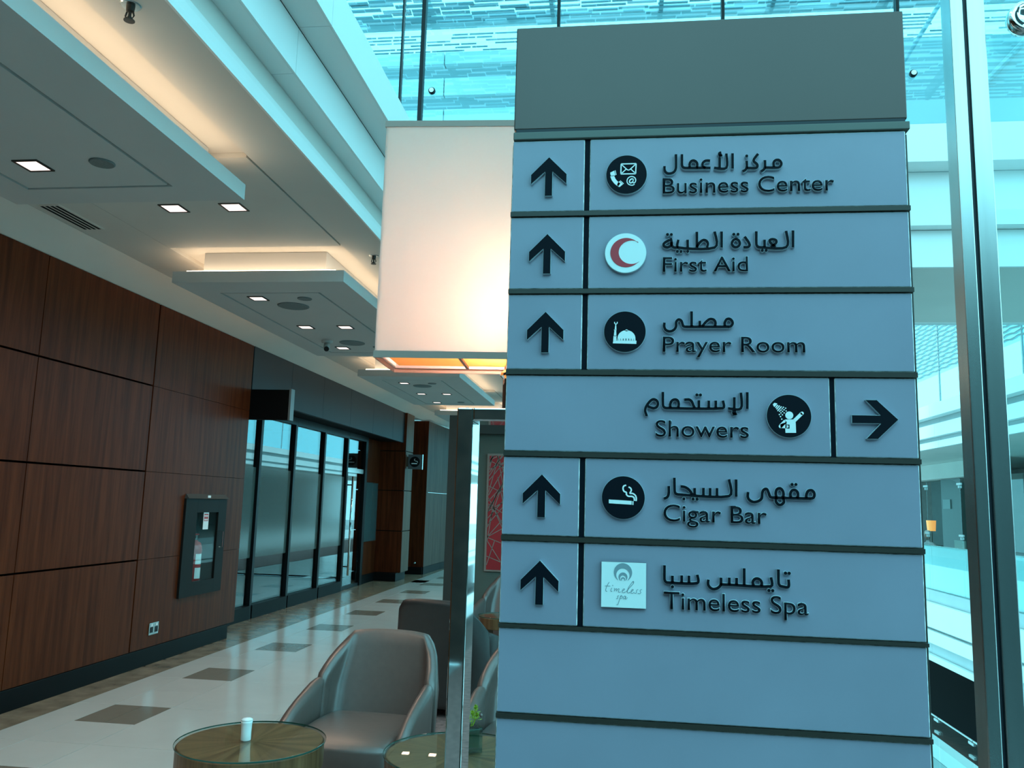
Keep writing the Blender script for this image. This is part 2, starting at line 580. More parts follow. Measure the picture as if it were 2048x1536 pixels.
# shop interior, dark behind the glass
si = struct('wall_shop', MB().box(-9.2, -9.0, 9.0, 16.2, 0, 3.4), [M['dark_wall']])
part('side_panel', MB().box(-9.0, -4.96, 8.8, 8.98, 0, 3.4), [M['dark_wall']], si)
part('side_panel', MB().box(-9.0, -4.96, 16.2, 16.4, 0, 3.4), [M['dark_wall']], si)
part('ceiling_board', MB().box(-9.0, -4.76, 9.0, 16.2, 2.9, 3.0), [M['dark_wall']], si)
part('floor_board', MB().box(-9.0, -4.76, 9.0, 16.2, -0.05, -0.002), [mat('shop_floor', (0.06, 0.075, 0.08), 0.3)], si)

# timber pillar, alcove and the curved wall beyond
pl = struct('wall_pillar', MB().box(-4.9, -4.23, 16.18, 16.72, 0.15, 3.30), [M['backing']])
for za, zb in zr:
    part('wood_panel', MB().box(-4.92, -4.20, 16.15, 16.179, za, zb), [M['wood']], pl)
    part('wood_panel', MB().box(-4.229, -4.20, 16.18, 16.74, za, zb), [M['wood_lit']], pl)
part('skirting', MB().box(-4.88, -4.25, 15.98, 16.70, 0.001, 0.155), [M['base']], pl)
al = struct('wall_alcove', MB().box(-5.0, -4.92, 16.75, 17.74, 0, 3.30), [M['wood']])
wc = struct('wall_curved', MB().box(-4.95, -4.13, 17.78, 17.95, 0.0, 3.30), [M['backing']])
part('end_panel', MB().box(-4.95, -4.12, 17.75, 17.779, 0.155, 3.30), [M['wood']], wc)
part('skirting', MB().box(-4.9, -4.14, 17.70, 17.76, 0.001, 0.153), [M['base']], wc)
pts = [(-4.12, 17.76), (-4.10, 18.5), (-4.08, 19.2), (-4.04, 20.0), (-3.98, 20.8), (-3.88, 21.6), (-3.72, 22.6), (-3.45, 23.8), (-3.05, 25.2), (-2.5, 26.8), (-1.7, 28.8), (-0.7, 31.0)]
wave = wood('brushed_panel', (0.050, 0.026, 0.017), (0.12, 0.070, 0.050), 0.45, 0.0)
for (xa, ya), (xb, yb) in zip(pts, pts[1:]):
    dx, dy = xb-xa, yb-ya
    l = math.hypot(dx, dy)
    nx, ny = -dy/l*0.1, dx/l*0.1
    for za, zb in ((0.16, 1.745), (1.752, 3.30)):
        e = 0.003/l
        vs = [(xa+dx*e, ya+dy*e), (xb-dx*e, yb-dy*e), (xb-dx*e+nx, yb-dy*e+ny), (xa+dx*e+nx, ya+dy*e+ny)]
        part('wood_panel', MB().hexa([(x, y, za) for x, y in vs] + [(x, y, zb) for x, y in vs]), [wave], wc)
    vs = [(xa, ya), (xb, yb), (xb+nx, yb+ny), (xa+nx, ya+ny)]
    part('skirting', MB().hexa([(x, y, 0.001) for x, y in vs] + [(x, y, 0.155) for x, y in vs]), [M['base']], wc)
we = struct('wall_far', MB().box(-5.2, 1.0, 45.9, 46.1, 0, 3.6), [M['wall_green']])
wk = struct('wall_back', MB().box(-5.0, 1.0, -5.2, -5.0, 0, 3.7), [M['brown_wall']])
wk2 = struct('wall_unseen_blocker', MB().box(1.02, 16, -8.2, -8.0, -4.5, 5.6), [M['dark_wall']])  # unseen wall added behind the camera to darken low light and reflections

# ================================================================== CEILING
ce = struct('ceiling', MB().box(-5.0, -1.757, -5, 46, 3.47, 3.66), [M['ceil']])
# sloped cornice above the timber
co = MB()
co.hexa([(-4.29, -5, 3.302), (-4.24, -5, 3.302), (-3.93, -5, 3.44), (-3.93, -5, 3.47),
         (-4.29, 46, 3.302), (-4.24, 46, 3.302), (-3.93, 46, 3.44), (-3.93, 46, 3.47)])
part('cornice', co, [M['ceil']], ce, recalc=True)
part('ceiling_board', MB().box(-5.0, -4.291, -5, 46, 3.336, 3.469), [M['ceil']], ce)
# lower ring around each raised tray
part('ceiling_board', MB().box(-3.926, -3.47, -5, 46, 3.44, 3.469), [M['ceil']], ce)
part('ceiling_board', MB().box(-2.078, -1.757, -5, 46, 3.44, 3.469), [M['ceil']], ce)
clouds = [(-3.75, -0.55), (1.06, 4.235), (5.95, 9.18), (10.70, 13.90), (15.50, 18.70), (20.3, 23.5)]
for (a, b), (c, d) in zip(clouds, clouds[1:]):
    part('ceiling_board', MB().box(-3.466, -2.094, b-0.03, c-0.13, 3.44, 3.469), [M['ceil']], ce)

# air slots
vt = thing('air_vent', 'black four slot linear air grille in the ceiling near the timber wall top', 'vent', (-3.79, 5.08, 3.44))
part('frame', MB().box(-3.87, -3.71, 4.86, 5.36, 3.434, 3.441), [M['ceil']], vt)
for i in range(4):
    x = -3.855 + i*0.036
    part('slot', MB().box(x, x+0.020, 4.875, 5.345, 3.4325, 3.4342), [M['backing']], vt)

# stepped white edge of the upper floor
def fascia(name, x, z0, z1, ys, xb, soffit_x=None, zs=None):
    t = struct(name, MB().box(xb, x-0.012, -5, 46, z0+0.01, z1), [M['backing']])
    for a, b in zip(ys, ys[1:]):
        part('fascia_panel', MB().box(x-0.012, x, a+0.002, b-0.002, z0, z1), [M['fascia']], t)
        if soffit_x is not None:
            part('soffit_panel', MB().box(soffit_x+0.001, x-0.013, a+0.002, b-0.002, z0, z0+0.009), [M['fascia']], t)
    return t
ys1 = [-5, -1.0, 1.35, 3.73, 6.1, 8.5, 10.9, 13.3, 15.7, 18.1, 22.9, 27.7, 37, 46]
t1 = struct('trim_2', MB().box(-2.3, -1.757, -5, 46, 3.661, 3.75), [M['ceil']])
# curved cove face of the lowest band
cv = MB()
prof = []
for i in range(7):
    a = i/6.0
    prof.append((-1.745 + 0.0*a - 0.10*(a**3), 3.44 + 0.235*a))
n = len(prof)
vs = [(x, -5, z) for x, z in prof] + [(-1.95, -5, 3.675), (-1.757, -5, 3.44)] + [(x, 46, z) for x, z in prof] + [(-1.95, 46, 3.675), (-1.757, 46, 3.44)]
k = n+2
fs = [(i, i+1, k+i+1, k+i) for i in range(k-1)] + [(k-1, 0, k, 2*k-1)] + [tuple(range(k)), tuple(range(k, 2*k))[::-1]]
cv.add(vs, fs)
part('cove_band', cv, [M['fascia']], t1, smooth=False, recalc=True)
fascia('trim_3', -1.63, 3.665, 3.91, ys1, -2.3, -1.95)
fascia('trim_4', -1.455, 3.915, 4.17, [y-0.0 for y in ys1], -2.3, -1.63)
up = struct('trim_5', MB().box(-8.0, -1.70, -5, 46, 4.0, 4.165), [M['fascia']])

# floating ceiling panels with glowing coves
x0, x1 = -3.50, -2.10
lab = ['floating white ceiling panel at the top left corner, edge lit from above',
       'long floating ceiling panel ending just before the two warm ceiling lamps, glow over its right edge',
       'floating ceiling panel in the middle with two round speakers and a dome camera',
       'smaller looking floating ceiling panel seen under the lamp shade',
       'far floating ceiling panel behind the third one, mostly hidden',
       'farthest floating ceiling panel of the corridor']
for i, (a, b) in enumerate(clouds):
    if i == 0 or i == 5:
        continue
    t = thing('floating_ceiling_panel', lab[i], 'ceiling panel', ((x0+x1)/2, (a+b)/2, 3.2), group=None)
    ga, gb, gx0, gx1 = a+0.34, b-0.23 if i else b, -3.25, -2.42
    gw = 0.013
    m_ = MB()
    m_.box(x0, gx0-gw, a, b, 3.20, 3.29)
    m_.box(gx1+gw, x1, a, b, 3.20, 3.29)
    m_.box(gx0-gw, gx1+gw, a, ga-gw, 3.20, 3.29)
    m_.box(gx0-gw, gx1+gw, gb+gw, b, 3.20, 3.29)
    m_.box(gx0-gw, gx1+gw, ga-gw, gb+gw, 3.225, 3.289)
    part('board', m_, [M['cloud']], t)
    part('access_panel', MB().box(gx0+gw*0.6, gx1-gw*0.6, ga+gw*0.6, gb-gw*0.6, 3.201, 3.224), [M['cloud']], t)
    part('neck', MB().box(-3.296, -2.284, a+0.10, b-0.10, 3.291, 3.467), [M['cloud']], t)
    st = MB()
    st.box(-3.40, -3.365, a+0.03, b-0.03, 3.291, 3.303)
    st.box(-2.215, -2.18, a+0.03, b-0.03, 3.291, 3.303)
    st.box(-3.36, -2.22, a+0.025, a+0.06, 3.291, 3.303)
    part('light_strip', st, [M['warm_strip']], t)

# fixtures in the panels
def downlight(x, y, z, label, big=0.070):
    t = thing('downlight', label, 'ceiling light', (x, y, z), group=None)
    h = big
    m_ = MB()
    for (a, b, c, d) in ((-h, h, -h, -h+0.012), (-h, h, h-0.012, h), (-h, -h+0.012, -h+0.012, h-0.012), (h-0.012, h, -h+0.012, h-0.012)):
        m_.box(x+a, x+b, y+c, y+d, z-0.006, z+0.001)
    part('frame', m_, [M['sign_frame']], t)
    part('diffuser', MB().box(x-h+0.012, x+h-0.012, y-h+0.012, y+h-0.012, z-0.003, z), [M['down']], t)
    al = bpy.data.lights.new('downlight_beam', 'AREA')
    al.size = 0.1
    al.energy = 4.6
    al.spread = math.radians(150)
    al.color = (1.0, 0.66, 0.48)
    ao_ = bpy.data.objects.new('downlight_beam', al)
    C.objects.link(ao_)
    ao_.parent = t
    ao_.location = (0, 0, -0.012)
    return t
def ceil_disc(name, x, y, z, r, label, cat):
    o = link(name, MB().lathe([(r*0.93, -0.008), (r, -0.004), (r, 0.0)], n=32).mesh(name, [M['grille']]), None, (x, y, z))
    o['label'] = label
    o['category'] = cat
    o['group'] = GROUPS[name]
    return o
downlight(-2.99, 3.70, 3.20, 'square downlight in the near ceiling panel at the left edge of the photo')
ceil_disc('smoke_detector', -2.604, 3.69, 3.20, 0.062, 'flat round cover beside the square downlight of the near ceiling panel', 'detector')
downlight(-2.954, 4.97, 3.44, 'left of the two warm square lamps in the ceiling before the middle panel', 0.075)
downlight(-2.533, 4.97, 3.44, 'right of the two warm square lamps in the ceiling before the middle panel', 0.075)
downlight(-3.012, 1.57, 3.20, 'unseen square downlight nearest the camera at the camera end of the first ceiling panel')  # unseen fixtures repeating the other panels' layout, kept for their warm light
downlight(-2.63, 2.70, 3.20, 'right of the unseen paired square downlights at the camera end of the first ceiling panel')
downlight(-3.03, 2.70, 3.20, 'left of the unseen paired square downlights at the camera end of the first ceiling panel')
names = ['middle ceiling panel', 'ceiling panel under the lamp shade']
for q, (base, nm) in enumerate(((5.95, names[0]), (10.80, names[1]))):
    downlight(-3.012, base+0.51, 3.20, 'square downlight nearest the camera in the ' + nm)
    downlight(-3.03, base+1.64, 3.20, 'left of the paired square downlights in the ' + nm)
    downlight(-2.63, base+1.64, 3.20, 'right of the paired square downlights in the ' + nm)
    downlight(-3.02, base+2.72, 3.20, 'farthest square downlight in the ' + nm)
    ceil_disc('ceiling_speaker', -2.812, base+0.78, 3.20, 0.135, 'large round speaker grille at the near end of the ' + nm, 'speaker')
    ceil_disc('smoke_detector', -2.61, base+0.52, 3.20, 0.06, 'small round cover at the near end of the ' + nm, 'detector')
    ceil_disc('smoke_detector', -2.60, base+2.66, 3.20, 0.06, 'small round cover at the far end of the ' + nm, 'detector')
ceil_disc('ceiling_speaker', -2.82, 5.95+2.43, 3.20, 0.135, 'large round speaker grille at the far end of the middle ceiling panel', 'speaker')
cc = thing('dome_camera', 'small security camera hanging under the middle ceiling panel', 'camera', (-3.06, 8.28, 3.2))
part('mount', MB().lathe([(0.055, -0.025), (0.06, 0.0)], (-3.06, 8.28, 3.2), 20), [M['cloud']], cc)
part('body', MB().tube([(-3.06, 8.28, 3.175), (-3.05, 8.25, 3.13), (-3.03, 8.19, 3.10)], [0.03, 0.034, 0.030]), [M['cloud']], cc, smooth=True)
part('lens', MB().tube([(-3.03, 8.19, 3.10), (-3.025, 8.175, 3.093)], 0.027), [M['frame']], cc)
for y, lb in ((2.78, 'sprinkler head at the top edge of the photo in the glowing ceiling'), (6.08, 'sprinkler head in the ceiling just left of the lamp shade')):
    s = thing('sprinkler', lb, 'sprinkler', (-1.91, y, 3.44))
    part('rosette', MB().lathe([(0.036, -0.004), (0.04, 0.0)], (-1.91, y, 3.44), 24), [M['steel']], s)
    part('body', MB().lathe([(0.009, -0.062), (0.009, -0.05), (0.006, -0.045), (0.006, -0.03), (0.015, -0.026), (0.017, -0.004)], (-1.91, y, 3.44), 14), [M['sign_frame']], s)
    part('deflector', MB().lathe([(0.021, -0.066), (0.021, -0.063)], (-1.91, y, 3.44), 18), [M['sign_frame']], s)
    arm = MB()
    for sx in (-1, 1):
        arm.tube([(-1.91+sx*0.013, y, 3.412), (-1.91+sx*0.018, y, 3.395), (-1.91+sx*0.008, y, 3.378)], 0.0035, 6)
    part('yoke', arm, [M['sign_frame']], s)

# ================================================================== ATRIUM: bridge and glass wall
br = struct('balcony_bridge', MB().box(-1.45, 6.5, 6.52, 8.43, 3.45, 4.44), [M['fascia_grey']])
part('soffit_panel', MB().box(-1.45, 6.5, 6.52, 8.43, 3.435, 3.449), [M['ceil']], br)
xs = [-1.44, 0.0, 1.30, 2.58, 3.9, 5.2, 6.5]
for a, b in zip(xs, xs[1:]):
    part('fascia_panel', MB().box(a+0.003, b-0.003, 6.49, 6.519, 3.435, 3.725), [M['fascia']], br)
    part('fascia_panel', MB().box(a+0.003, b-0.003, 6.38, 6.517, 3.73, 4.15), [M['fascia']], br)
    part('fascia_panel', MB().box(a+0.003, b-0.003, 6.18, 6.377, 4.155, 4.45), [M['fascia']], br)
    part('fascia_panel', MB().box(a+0.003, b-0.003, 8.431, 8.47, 3.435, 4.45), [M['fascia']], br)
gx = [-4.2, -2.95, -1.80, -1.625, -0.51, 0.785, 2.09, 3.40, 4.7, 6.0]
for i, (a, b) in enumerate(zip(gx, gx[1:])):
    wn = struct('window_%d' % (i+5), MB().box(a+0.012, b-0.012, 6.194, 6.206, 4.46, 7.6), [M['glass_teal']])
    wd_ = {1: 0.006, 2: 0.016}.get(i, 0.012)
    if i < 8:
        part('frame', MB().box(b-wd_, b+wd_, 6.17, 6.23, 4.46, 7.6), [M['frame']], wn)
    if i >= 3:
        for sx in (a+0.095,):
            f_ = MB().lathe([(0.028, 0.0), (0.028, 0.02), (0.022, 0.026)], (0, 0, 0), 24)
            g_ = MB()
            g_.add([(sx+x, 6.19-z, 4.855+y) for x, y, z in f_.v], f_.f)
            part('point_fixing', g_, [M['frame']], wn)
            part('fixing_cap', MB().disc(sx, 4.855, 0.019, 6.160, 6.1635), [M['white']], wn)
wn = struct('trim_6', MB().box(-4.2, 6.5, 6.16, 6.24, 7.6, 7.68), [M['frame']])

# made-up slab behind the glass; its bands stand for reflections in the panes
ug = struct('balcony_reflection', MB().box(-9, 3.1, 13.05, 16, 7.2, 9.14), [M['fascia_grey']])
for z0_, z1_, yf in ((7.72, 8.16, 13.0), (8.385, 8.70, 12.95), (8.93, 9.14, 12.9)):
    for a in range(-9, 3, 2):
        part('fascia_panel', MB().box(a+0.01, min(a+1.99, 3.1), yf, 13.049, z0_, z1_), [M['fascia']], ug)
part('end_wall', MB().box(3.1, 6.59, 13.05, 13.2, 4.46, 9.14), [mat('end_wall', (0.50, 0.56, 0.56), 0.6)], ug)
for xa_, za_, xb_, zb_ in ((3.4, 5.8, 6.3, 9.0), (4.9, 5.4, 6.5, 7.2)):
    part('brace', MB().tube([(xa_, 12.95, za_), (xb_, 12.95, zb_)], 0.05, 8), [M['fascia_grey']], ug)
# roof: white bars laid in staggered short lengths on rafters
sl = MB()
random.seed(3)
yv = -4.0
while yv < 12.9:
    x = -9.0 + random.random()*0.5
    while x < 9.5:
        ln = random.choice((0.35, 0.5, 0.5, 0.75))
        dens = 0.085 if x < -1.6 else 0.05
        off = random.choice((0, 0.035, 0.07))
        sl.box(x, x+ln-0.02, yv+off, yv+off+dens, 9.72, 9.735)
        x += ln
    yv += 0.135
rf = struct('roof', MB().box(-9.2, 9.7, 12.95, 13.05, 9.66, 9.86), [M['fascia_grey']])
o = part('louvre_bars', sl, [M['roof_slat']], rf); o['kind'] = 'stuff'
for x in (-7.5, -5.2, -3.3, -1.2, 0.6, 2.4, 4.2, 6.0, 7.8):
    part('rafter', MB().box(x, x+0.07, -4, 12.95, 9.74, 9.95), [M['fascia_grey']], rf)
cl = MB()
random.seed(5)
for r in range(9):
    x = -9 + random.random()*0.4
    z = 9.15 + r*0.06
    while x < 9:
        ln = random.choice((0.3, 0.45, 0.6))
        if random.random() < (0.9 if x < -3.5 else 0.5):
            cl.box(x, x+ln-0.03, 13.2, 13.21, z, z+0.026)
        x += ln
o = part('clerestory_bars', cl, [M['roof_slat']], rf); o['kind'] = 'stuff'
# slanted tie rod at the upper right
part('tie_rod', MB().tube([(2.35, 8.0, 5.3), (4.1, 8.0, 8.2)], 0.022), [M['fascia_grey']], rf)

# ================================================================== ATRIUM: opposite side
XO = 6.6
op = struct('wall_opposite', MB().box(XO, 13, 3, 62, -1.42, -0.004), [M['floor2']])
for (za, zb, dx, m_) in ((-0.235, 0.0, 0.0, 'fascia_grey'), (-0.74, -0.24, 0.10, 'fascia'), (-0.80, -0.745, 0.0, 'fascia_grey'), (-1.06, -0.805, 0.10, 'fascia'), (-1.30, -1.065, 0.0, 'fascia_grey'), (-1.42, -1.305, 0.10, 'fascia')):  # grey on the set-back tiers: shade painted into the colour
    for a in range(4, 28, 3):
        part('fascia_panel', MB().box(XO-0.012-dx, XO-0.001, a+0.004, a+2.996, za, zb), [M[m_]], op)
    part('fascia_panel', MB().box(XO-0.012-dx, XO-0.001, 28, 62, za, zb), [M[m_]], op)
ou = struct('balcony_opposite', MB().box(XO, 13, 8.6, 62, 2.96, 3.82), [M['ceil']])
for (za, zb, dx, m_) in ((2.95, 3.09, 0.05, 'fascia'), (3.095, 3.17, 0.0, 'fascia_grey'), (3.175, 3.43, 0.12, 'fascia'), (3.435, 3.57, 0.0, 'fascia_grey'), (3.575, 3.83, 0.2, 'fascia')):  # grey between the bright bands is shading put into the colour
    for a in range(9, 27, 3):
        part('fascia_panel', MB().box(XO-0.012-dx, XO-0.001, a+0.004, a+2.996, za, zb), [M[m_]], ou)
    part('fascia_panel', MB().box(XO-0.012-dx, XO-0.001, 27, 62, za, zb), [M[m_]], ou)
up2 = struct('balcony_top', MB().box(XO, 13, 3, 62, 7.3, 8.8), [M['fascia']])
# frosted strips and clear screens, opposite
def screens(name, X, zf, ys, htop, band, lab0=None):
    t = struct(name)
    for a, b in zip(ys, ys[1:]):
        part('pane', MB().box(X-0.006, X+0.006, a+0.01, b-0.01, zf+0.02, zf+htop), [M['glass']], t)
        part('upstand', MB().box(X+0.05, X+0.08, a+0.004, b-0.004, zf, zf+band), [mat_up], t)
        for zc in (htop-0.11, htop-1.11):
            part('clamp', MB().box(X-0.03, X-0.007, b-0.11, b+0.11, zf+zc-0.02, zf+zc+0.02), [M['steel']], t)
            part('clamp', MB().box(X-0.035, X+0.02, b-0.02, b+0.02, zf+zc-0.08, zf+zc-0.03), [M['steel']], t)
    part('cap_rail', MB().box(X+0.04, X+0.09, ys[0], ys[-1], zf+band, zf+band+0.02), [M['steel']], t)
    return t
mat_up = mat('upstand_teal', (0.34, 0.52, 0.52), 0.3)
screens('screen_opposite', XO+0.05, 0.0, [10.1, 11.9, 13.7, 15.5, 17.3, 19.1, 20.9, 22.7, 24.5], 2.295, 0.91)
# upper glass with fritted wave bands
frit = mat('frit_lines', (0.10, 0.15, 0.15), 0.4)
gt = struct('screen_upper')
for a, b in [(9, 10.8), (10.8, 12.6), (12.6, 14.4), (14.4, 16.2), (16.2, 18.0), (18.0, 19.8), (19.8, 21.6), (21.6, 24), (24, 27), (27, 30), (30, 34), (34, 38), (38, 44), (44, 62)]:
    part('pane', MB().box(XO+0.01, XO+0.02, a+0.02, b-0.02, 3.84, 6.2), [M['glass_teal']], gt)
    part('post', MB().box(XO+0.0, XO+0.03, b-0.019, b+0.019, 3.84, 6.2), [M['fascia_grey']], gt)
fr = MB()
random.seed(11)
z = 4.55
while z < 6.2:
    y = 10.0
    while y < 26:
        s = 0.14
        dz = 0.013*math.sin(y*13+z*17)
        d2 = 0.013*math.sin((y+s)*13+z*17)
        fr.add([(XO-0.005, y, z+dz), (XO-0.005, y+s, z+d2), (XO-0.005, y+s, z+d2+0.03), (XO-0.005, y, z+dz+0.03)], [(0, 3, 2, 1)])
        y += s
    z += 0.085
o = part('wave_bars', fr, [frit], gt); o['kind'] = 'stuff'
# room behind the screens
ro = struct('wall_lounge', MB().box(12.8, 13, 8, 62, 0, 2.95), [M['brown_wall']])
part('lintel', MB().box(8.6, 8.9, 20.5, 30, 2.55, 2.955), [M['ceil']], ro)
for a, b, x_, m_ in ((20.5, 22.3, 9.4, 'brown_wall'), (24.2, 25.0, 9.6, 'dark_wall'), (25.0, 26.6, 10.4, 'brown_wall'), (26.6, 30, 10.6, 'dark_wall')):
    part('wall_panel', MB().box(x_, x_+0.1, a, b, 0, 2.70), [M[m_]], ro)
cl_ = struct('wall_column', MB().box(8.8, 9.7, 22.9, 24.2, 0, 2.72), [mat('column_green', (0.035, 0.05, 0.05), 0.4)])
part('plaque', MB().box(8.78, 8.799, 23.55, 24.05, 1.75, 2.0), [mat('plaque', (0.2, 0.24, 0.24), 0.5)], cl_)
# lower storey
lo = struct('floor_lower', MB().box(1.3, 16, -5, 62, -4.5, -4.3), [M['brown_wall']])
lw = struct('wall_lower', MB().box(9.5, 9.7, 2, 60, -4.3, -1.42), [M['brown_wall']])
part('pale_counter', MB().box(8.9, 9.2, 20.3, 22.5, -2.5, -2.35), [mat('pale_counter', (0.3, 0.3, 0.26), 0.5)], lw)
part('dark_recess', MB().box(9.3, 9.49, 22.5, 30, -4.3, -1.45), [M['backing']], lw)
ls = struct('screen_lower', MB().box(5.6, 5.8, 5, 60, -3.1, -2.42), [M['fascia']])
part('edge_band', MB().box(5.5, 5.599, 5, 60, -2.60, -2.36), [M['fascia']], ls)
part('edge_band', MB().box(5.5, 5.599, 5, 60, -3.1, -2.61), [M['fascia_grey']], ls)
for a, b in zip([10.0, 11.42, 12.85, 14.28, 15.71, 17.14, 18.57], [11.42, 12.85, 14.28, 15.71, 17.14, 18.57, 20.0]):
    part('pane', MB().box(5.494, 5.499, a+0.01, b-0.01, -3.0, -1.89), [M['glass']], ls)
    part('cap', MB().box(5.485, 5.505, a+0.01, b-0.01, -1.893, -1.873), [M['steel']], ls)
    for z in (-1.92, -2.12):
        part('clamp', MB().box(5.46, 5.493, b-0.10, b+0.10, z-0.02, z+0.02), [M['steel']], ls)
wo = struct('wall_outer', MB().box(16, 16.2, -5, 62, -4.5, 2.95), [M['dark_wall']])

# ================================================================== DIRECTORY SIGN
sg = thing('directory_sign', 'tall grey directory pillar with frosted blue panels, arrows and bilingual lettering', 'sign', (0.1125, 1.14, 0.0))
YF = 1.10
XL, XR = -0.1505, 0.3735
body = MB().box(XL-0.002, XR+0.0065, 1.107, 1.19, 0.0, 2.0555)
part('body', body, [M['sign_frame']], sg, bev=0.001)
part('top_cap', MB().box(XL+0.0005, 0.377, 1.094, 1.192, 2.0720, 2.2265), [M['cap']], sg, bev=0.0015)
part('cap_lip', MB().box(XL+0.0005, 0.379, 1.091, 1.194, 2.0558, 2.0668), [mat('lip_grey', (0.105, 0.112, 0.095), 0.4)], sg, bev=0.001)
part('gasket', MB().box(XL+0.004, 0.374, 1.094, 1.19, 2.0668, 2.0720), [M['seal']], sg)
rowz = [(2.0545, 1.951), (1.9430, 1.8412), (1.8335, 1.7302), (1.7220, 1.6203), (1.6125, 1.5103), (1.5025, 1.3978), (1.3920, 1.2876), (1.2805, 1.1765), (1.1690, 1.0650), (1.0575, 0.9535), (0.9460, 0.842)]

def smooth_path(p, n=5):
    if len(p) < 3:
        return p
    out = []
    for i in range(len(p)-1):
        p0 = p[max(i-1, 0)]; p1 = p[i]; p2 = p[i+1]; p3 = p[min(i+2, len(p)-1)]
        l1 = math.dist(p1, p2)
        # straight long runs stay straight
        for k in range(n):
            t = k/n
            q = []
            for a in (0, 1):
                m1 = (p2[a]-p0[a])*0.5
                m2 = (p3[a]-p1[a])*0.5
                la = math.dist(p0, p2) or 1
                lb = math.dist(p1, p3) or 1
                m1 = (p2[a]-p0[a])/la*min(l1, la*0.5)
                m2 = (p3[a]-p1[a])/lb*min(l1, lb*0.5)
                q.append((2*t**3-3*t**2+1)*p1[a] + (t**3-2*t**2+t)*m1 + (-2*t**3+3*t**2)*p2[a] + (t**3-t**2)*m2)
            out.append(tuple(q))
    out.append(p[-1])
    return out

def ribbon(mb, path, wd, y0, y1, mi=0, side=None, rnd=True):
    p = smooth_path(path) if rnd else path
    Lp, Rp = [], []
    for i in range(len(p)):
        a = p[max(i-1, 0)]; b = p[min(i+1, len(p)-1)]
        dx, dz = b[0]-a[0], b[1]-a[1]
        l = math.hypot(dx, dz) or 1
        nx, nz = -dz/l*wd/2, dx/l*wd/2
        Lp.append((p[i][0]+nx, p[i][1]+nz))
        Rp.append((p[i][0]-nx, p[i][1]-nz))
    k = len(mb.v)
    n = len(p)
    for y in (y0, y1):
        for q in Lp + Rp:
            mb.v.append((q[0], y, q[1]))
    def F(t, m):
        mb.f.append(t); mb.mi.append(m)
    s = mi if side is None else side
    for i in range(n-1):
        F((k+i, k+n+i, k+n+i+1, k+i+1), mi)
        F((k+i+1, k+i, k+2*n+i, k+2*n+i+1)[::-1], s)
        F((k+n+i, k+n+i+1, k+3*n+i+1, k+3*n+i)[::-1], s)
    F((k, k+2*n, k+3*n, k+n), s)
    F((k+n-1, k+2*n-1, k+4*n-1, k+3*n-1), s)

